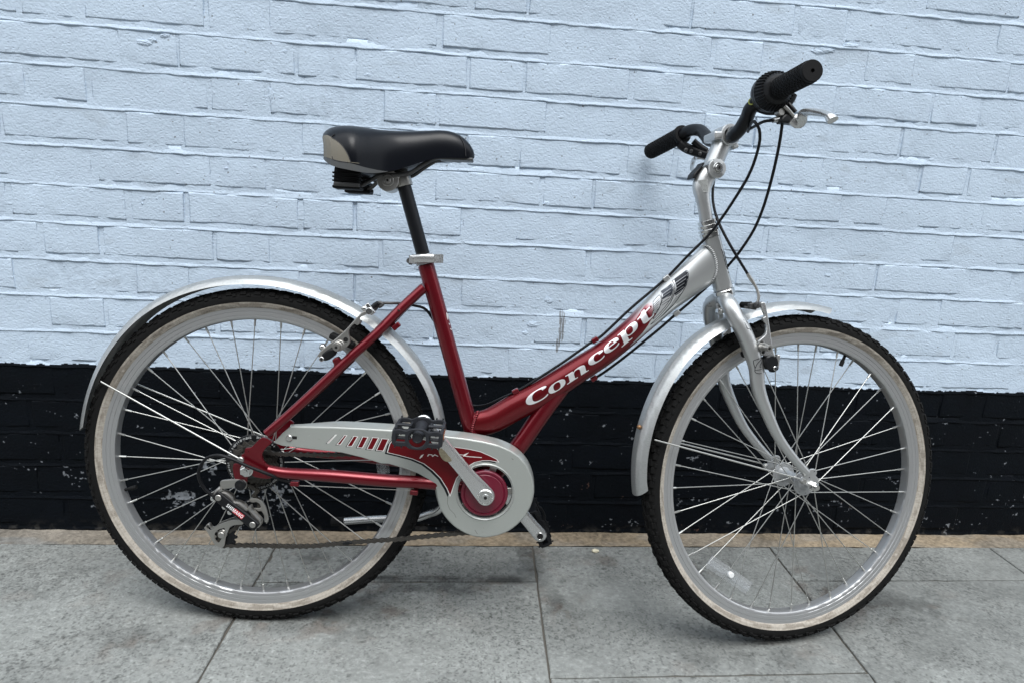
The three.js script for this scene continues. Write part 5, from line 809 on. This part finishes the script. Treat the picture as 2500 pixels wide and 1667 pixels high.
  run([...[V(-0.0482, 0.1675, 0.047), V(-0.0073, 0.1695, 0.047), V(0.1122, 0.1734, 0.047)], V(0.1682, 0.1812, 0.0462), V(0.2235, 0.1878, 0.0455), V(0.2752, 0.1935, 0.045), V(0.3233, 0.2007, 0.045), V(0.3861, 0.2099, 0.045), V(BB.x - .002, BB.y - .0818, .045)]);
  run([V(-.012, R + cog * .96, .045), V(-.028, R + .020, .045), V(-.0345, R, .045), V(-.028, R - .021, .045), V(-.010, R - .035, .045), V(.012, R - .046, .046), V(0.0046, 0.2717, 0.047), V(0.0131, 0.2592, 0.047), V(0.0162, 0.2464, 0.047), V(0.0079, 0.2322, 0.047), V(-0.0136, 0.2174, 0.047), V(-0.0274, 0.2037, 0.047), V(-0.0382, 0.1967, 0.047), V(-0.0458, 0.1996, 0.047), V(-0.0551, 0.1943, 0.047), V(-0.0589, 0.1843, 0.047), V(-0.0551, 0.173, 0.047), V(-0.0482, 0.1675, 0.047)]);
  part('chain', ch, M.chain, bike);
  const ql = V(0.1801, 0.1844, 0.052); part('chain_link', [box(.0165, .0055, .0012, .0005, ql, .03), disc(V(V(0.1735, 0.1837, 0.052).x, V(0.1735, 0.1837, 0.052).y, 0), .050, .0535, .0026), disc(V(V(0.1863, 0.1848, 0.052).x, V(0.1863, 0.1848, 0.052).y, 0), .050, .0535, .0026)], M.plastic, bike, 'blackened joining link of the chain');
}
{ // sprockets with the black spoke protector and its ring of small print
  const g = group('sprockets', bike); g.position.set(0, R, 0);
  const ring = (r, z, n) => { const o = []; for (let i = 0; i < n; i++) { const a = i / n * 2 * PI, s = PI / n; o.push([(r - .0028) * Math.cos(a - s * .8), (r - .0028) * Math.sin(a - s * .8)], [(r + .001) * Math.cos(a - s * .2), (r + .001) * Math.sin(a - s * .2)], [(r + .001) * Math.cos(a + s * .2), (r + .001) * Math.sin(a + s * .2)], [(r - .0028) * Math.cos(a + s * .8), (r - .0028) * Math.sin(a + s * .8)]); } return plate(o, z, .0020, .0004); };
  part('protector_disc', [alongZ(V(0, 0, 0), [[.0250, .02], [.0250, .0535], [.0262, .0545], [.0275, .0530], [.0275, .02]], 56, .4)], M.plastic, g);
  const marks = []; let a = 0; while (a < 6.2) { const w = rr(.0012, .0030); if (rnd() > .2) { marks.push(box(.0008, .0042, .0004, .0001, V(-w / 2, 0, 0)).translate(0, .0490, .02775).rotateZ(-a), box(w, .0008, .0004, .0001, V(0, rr(-.0018, .0018), 0)).translate(0, .0490, .02775).rotateZ(-a)); if (rnd() > .5) marks.push(box(.0008, .0042, .0004, .0001, V(w / 2, 0, 0)).translate(0, .0490, .02775).rotateZ(-a)); } a += (w + .0018) / .049; }
  part('print', marks, std([.42, .43, .43], .6), g, 'ring of small white print');
  [[.0445, 22], [.0405, 20], [.0365, 18], [.0330, 16], [.0290, 14], [.0265, 13]].forEach(([r, n], i) => part('sprocket', ring(r, .0310 + i * .0044, n), M.chain, g));
  part('freewheel_body', [alongZ(V(0, 0, 0), [[.028, .020], [.058, .020], [.060, .016], [.060, 0]], 32)], M.dark, g);
}
{ // rear derailleur
  const g = group('derailleur', bike), at = (p) => V(p.x, p.y, 0);
  part('hanger', [plate(round([[-0.0465, 0.2944], [-0.0458, 0.3015], [-0.039, 0.3042], [-0.0078, 0.3066], [-0.0018, 0.3044], [0.0006, 0.2982], [-0.0003, 0.2903], [-0.0062, 0.2884], [-0.0182, 0.2918], [-0.0316, 0.2888], [-0.0435, 0.2875]], 3), .0680, .0060, .0012), sweep([V(-0.0439, 0.2879, 0.071), V(-0.048, 0.2841, 0.072), V(-0.0533, 0.2784, 0.072), V(-0.0552, 0.2704, 0.072)], () => [.0060, .005], { n: 16, m: 10 })], M.steel, g);
  const hb = V(-0.0096, 0.2969, 0.075); part('mount_bolt', [disc(at(hb), .072, .0775, .0098)], M.plastic, g); part('bolt_socket', [hexNut(at(hb), .0772, .0779, .0040)], M.hole, g);
  part('body', [plate(round([[-0.0566, 0.268], [-0.0571, 0.2774], [-0.0503, 0.2828], [-0.0399, 0.2827], [-0.0309, 0.2787], [-0.0234, 0.2711], [-0.0219, 0.2656], [-0.0114, 0.2637], [0.0006, 0.2532], [0.0022, 0.2469], [-0.0084, 0.248], [-0.0294, 0.2629], [-0.0444, 0.2654]], 3), .060, .014, .003), plate(round([[0.0007, 0.2484], [0.0024, 0.254], [0.0066, 0.2566], [0.0097, 0.2488], [0.0188, 0.238], [0.0256, 0.2304], [0.0264, 0.2224], [0.0211, 0.2149], [0.0128, 0.2135], [0.0038, 0.2166], [-0.0008, 0.2244], [0.0067, 0.2295], [0.0067, 0.2407]], 3), .058, .014, .003)], M.steel, g);
  const A = V(-0.0473, 0.2727, 0.077), Bq = V(0.014, 0.2245, 0.077), mid = A.clone().lerp(Bq, .5), an = Math.atan2(Bq.y - A.y, Bq.x - A.x), ln = A.distanceTo(Bq);
  part('link', [box(ln + .019, .0185, .006, .0030, V(mid.x, mid.y, .0765), an)], M.plastic, g, 'black derailleur link with maker lettering');
  part('link_pin', [disc(at(A), .078, .0812, .0056), disc(at(Bq), .078, .0812, .0056)], M.steel, g);
  const cv = document.createElement('canvas'); cv.width = 512; cv.height = 96; const c = cv.getContext('2d'); c.fillStyle = '#0c0d0f'; c.fillRect(0, 0, 512, 96); c.fillStyle = '#b01324'; c.fillRect(215, 6, 290, 84); c.font = 'bold 84px sans-serif'; c.fillStyle = '#eceded'; c.textBaseline = 'middle'; c.save(); const tw = c.measureText('SHIMANO').width; c.scale(490 / tw, 1); c.fillText('SHIMANO', 10 * tw / 490, 50); c.restore();
  const t = new THREE.CanvasTexture(cv); t.colorSpace = THREE.SRGBColorSpace; t.magFilter = THREE.LinearFilter;
  const l0 = V(-0.0313, 0.2612, 0.08), l1 = V(-0.0023, 0.238, 0.08), lc = l0.clone().lerp(l1, .5); part('lettering', new THREE.PlaneGeometry(l0.distanceTo(l1) * 1.03, .0105).rotateZ(an).translate(lc.x - .0006, lc.y - .0004, .0797), std([1, 1, 1], .4, 0, { map: t }), g);
  part('cable_clamp', [disc(at(V(-0.0577, 0.2691, 0.074)), .066, .077, .0052), disc(at(V(-0.0399, 0.2521, 0.07)), .064, .072, .0045), disc(at(V(-0.0312, 0.2412, 0.07)), .062, .070, .0042)], M.chrome, g);
  part('pulley_guard', [plate(round([[-0.0007, 0.2595], [0.0001, 0.2639], [0.0107, 0.2653], [0.0221, 0.2606], [0.0289, 0.2513], [0.0324, 0.2394], [0.034, 0.2217], [0.0276, 0.2198], [0.026, 0.2327], [0.0214, 0.2405], [0.0153, 0.2402], [0.0074, 0.2463], [0.0123, 0.2465], [0.0199, 0.2477], [0.0183, 0.254], [0.0122, 0.2577], [0.0054, 0.2566]], 3), .0525, .0030, .001), sweep([V(-0.0049, 0.2571, 0.048), V(0.0065, 0.2596, 0.048), V(0.0181, 0.2549, 0.048), V(0.0253, 0.2456, 0.048), V(0.0294, 0.2311, 0.048), V(0.0301, 0.2165, 0.048)], () => [.0012, .006], { n: 24, m: 8 })], M.steel, g);
  const cage = round([[-0.0827, 0.2043], [-0.0804, 0.206], [-0.0706, 0.2004], [-0.0599, 0.2094], [-0.0454, 0.2165], [-0.0302, 0.222], [-0.0126, 0.2204], [-0.0116, 0.2148], [-0.0241, 0.2126], [-0.034, 0.2092], [-0.0386, 0.2006], [-0.0431, 0.1874], [-0.0462, 0.1709], [-0.0501, 0.1672], [-0.0592, 0.1687], [-0.0668, 0.1774], [-0.0729, 0.1893], [-0.0774, 0.1969]], 3), hole = round([[-0.0645, 0.1929], [-0.0576, 0.2022], [-0.0446, 0.206], [-0.0462, 0.1962], [-0.0516, 0.1821], [-0.0569, 0.1754], [-0.0623, 0.18]], 3);
  part('cage', [plate(cage, .0540, .0024, .0006, [hole]), plate(cage, .0385, .0020, .0005, [hole]), sweep([V(-0.0784, 0.1978, 0.05), V(-0.0802, 0.2059, 0.05), V(-0.0753, 0.211, 0.05), V(-0.0715, 0.2038, 0.05)], () => [.0012, .005], { n: 16, m: 8 })], M.steel, g);
  const pu = V(-0.0466, 0.1848, 0.047), up = V(0.0063, 0.2419, 0.047);
  const star = (C, r) => { const o = []; for (let i = 0; i < 11; i++) { const a = i / 11 * 2 * PI; o.push([C.x + (r - .003) * Math.cos(a - .2), C.y + (r - .003) * Math.sin(a - .2)], [C.x + (r + .002) * Math.cos(a - .07), C.y + (r + .002) * Math.sin(a - .07)], [C.x + (r + .002) * Math.cos(a + .07), C.y + (r + .002) * Math.sin(a + .07)], [C.x + (r - .003) * Math.cos(a + .2), C.y + (r - .003) * Math.sin(a + .2)]); } return plate(o, .0445, .0050, .0006); };
  part('pulley', star(pu, .0195), M.plastic, g); part('pulley', star(up, .0185), M.plastic, g);
  const pb = V(-0.0504, 0.1925, 0.058); part('pulley_bolt', [disc(at(pb), .053, .0600, .0060), disc(at(pb), .045, .054, .0085)], M.steel, g);
}
{ // kickstand folded up on the far side
  const g = group('kickstand', bike);
  part('leg', [sweep([V(BB.x - .052, BB.y - .004, -.030), V(0.3418, 0.2169, -0.05), V(0.3201, 0.2007, -0.064), V(0.2975, 0.1883, -0.072), V(0.2632, 0.1852, -0.074), V(0.2019, 0.1786, -0.077), V(0.1436, 0.1706, -0.08)], .0075, { n: 50, m: 16 })], M.alloy, g);
  part('rubber_foot', [sweep([V(0.1467, 0.171, -0.08), V(0.1323, 0.1691, -0.081), V(0.1199, 0.1681, -0.082)], () => .0092, { n: 10, m: 14 })], M.rubber, g);
}

// ---------------------------------------------------------------- small things on the pavement
{
  const p = V(1.0185, 0, 0.0864), g = new THREE.IcosahedronGeometry(.008, 2), a = g.attributes.position;
  for (let i = 0; i < a.count; i++) { const k = .75 + .5 * n2(a.getX(i) * 300 + 9, a.getY(i) * 300 + a.getZ(i) * 200); a.setXYZ(i, a.getX(i) * k * 1.1, a.getY(i) * k * .55, a.getZ(i) * k * .8); }
  g.computeVertexNormals();
  const o = part('pebble', g.translate(p.x, .0030, p.z), std([.62, .58, .44], .8), scene, 'small cream pebble on the pavement between the two wheels'); o.userData.category = 'pebble';
}

// ---------------------------------------------------------------- the other side of the street, behind the camera: it closes off the lower sky
{
  part('road', new THREE.BoxGeometry(60, .04, 6).translate(1, -.14, 6.1), std([.05, .05, .052], .9), scene).userData.kind = 'structure';
  part('kerb', new THREE.BoxGeometry(60, .2, .14).translate(1, -.11, 3.02), std([.24, .24, .23], .85), scene).userData.kind = 'structure';
  const b = group('terraced_house', scene), zf = 9.2; b.userData = { label: 'dark brick terrace across the street behind the camera', category: 'building' };
  const brickM = std([.066, .064, .063], .9), paleM = std([.42, .41, .38], .7), glass = phys([.02, .022, .025], .06, 0), slate = std([.05, .052, .058], .7);
  part('wall', new THREE.BoxGeometry(44, 7.0, .4).translate(1, 3.4, zf + .2), brickM, b);
  for (let i = 0; i < 12; i++) for (const y of [1.5, 4.6]) { const x = -18.5 + i * 3.5; if (y < 2 && i % 3 === 1) { part('door', new THREE.BoxGeometry(.95, 2.1, .08).translate(x, 1.0, zf - .03), std([.03, .045, .04], .4), b); continue; } const w = part('window', [box(1.16, 1.56, .09, .01, V(x, y, zf - .02))], paleM, b); part('pane', [box(.50, .68, .02, .004, V(x - .27, y - .37, zf - .066)), box(.50, .68, .02, .004, V(x + .27, y - .37, zf - .066)), box(.50, .68, .02, .004, V(x - .27, y + .37, zf - .066)), box(.50, .68, .02, .004, V(x + .27, y + .37, zf - .066))], glass, w); }
  part('roof', new THREE.BoxGeometry(44.4, .12, 4.6).rotateX(-.62).translate(1, 8.1, zf + 1.7), slate, b);
}

scene.traverse((o) => { if (o.isMesh) { o.castShadow = true; o.receiveShadow = true; } });
scene.background && (scene.environmentIntensity = 1);
renderer.render(scene, camera);
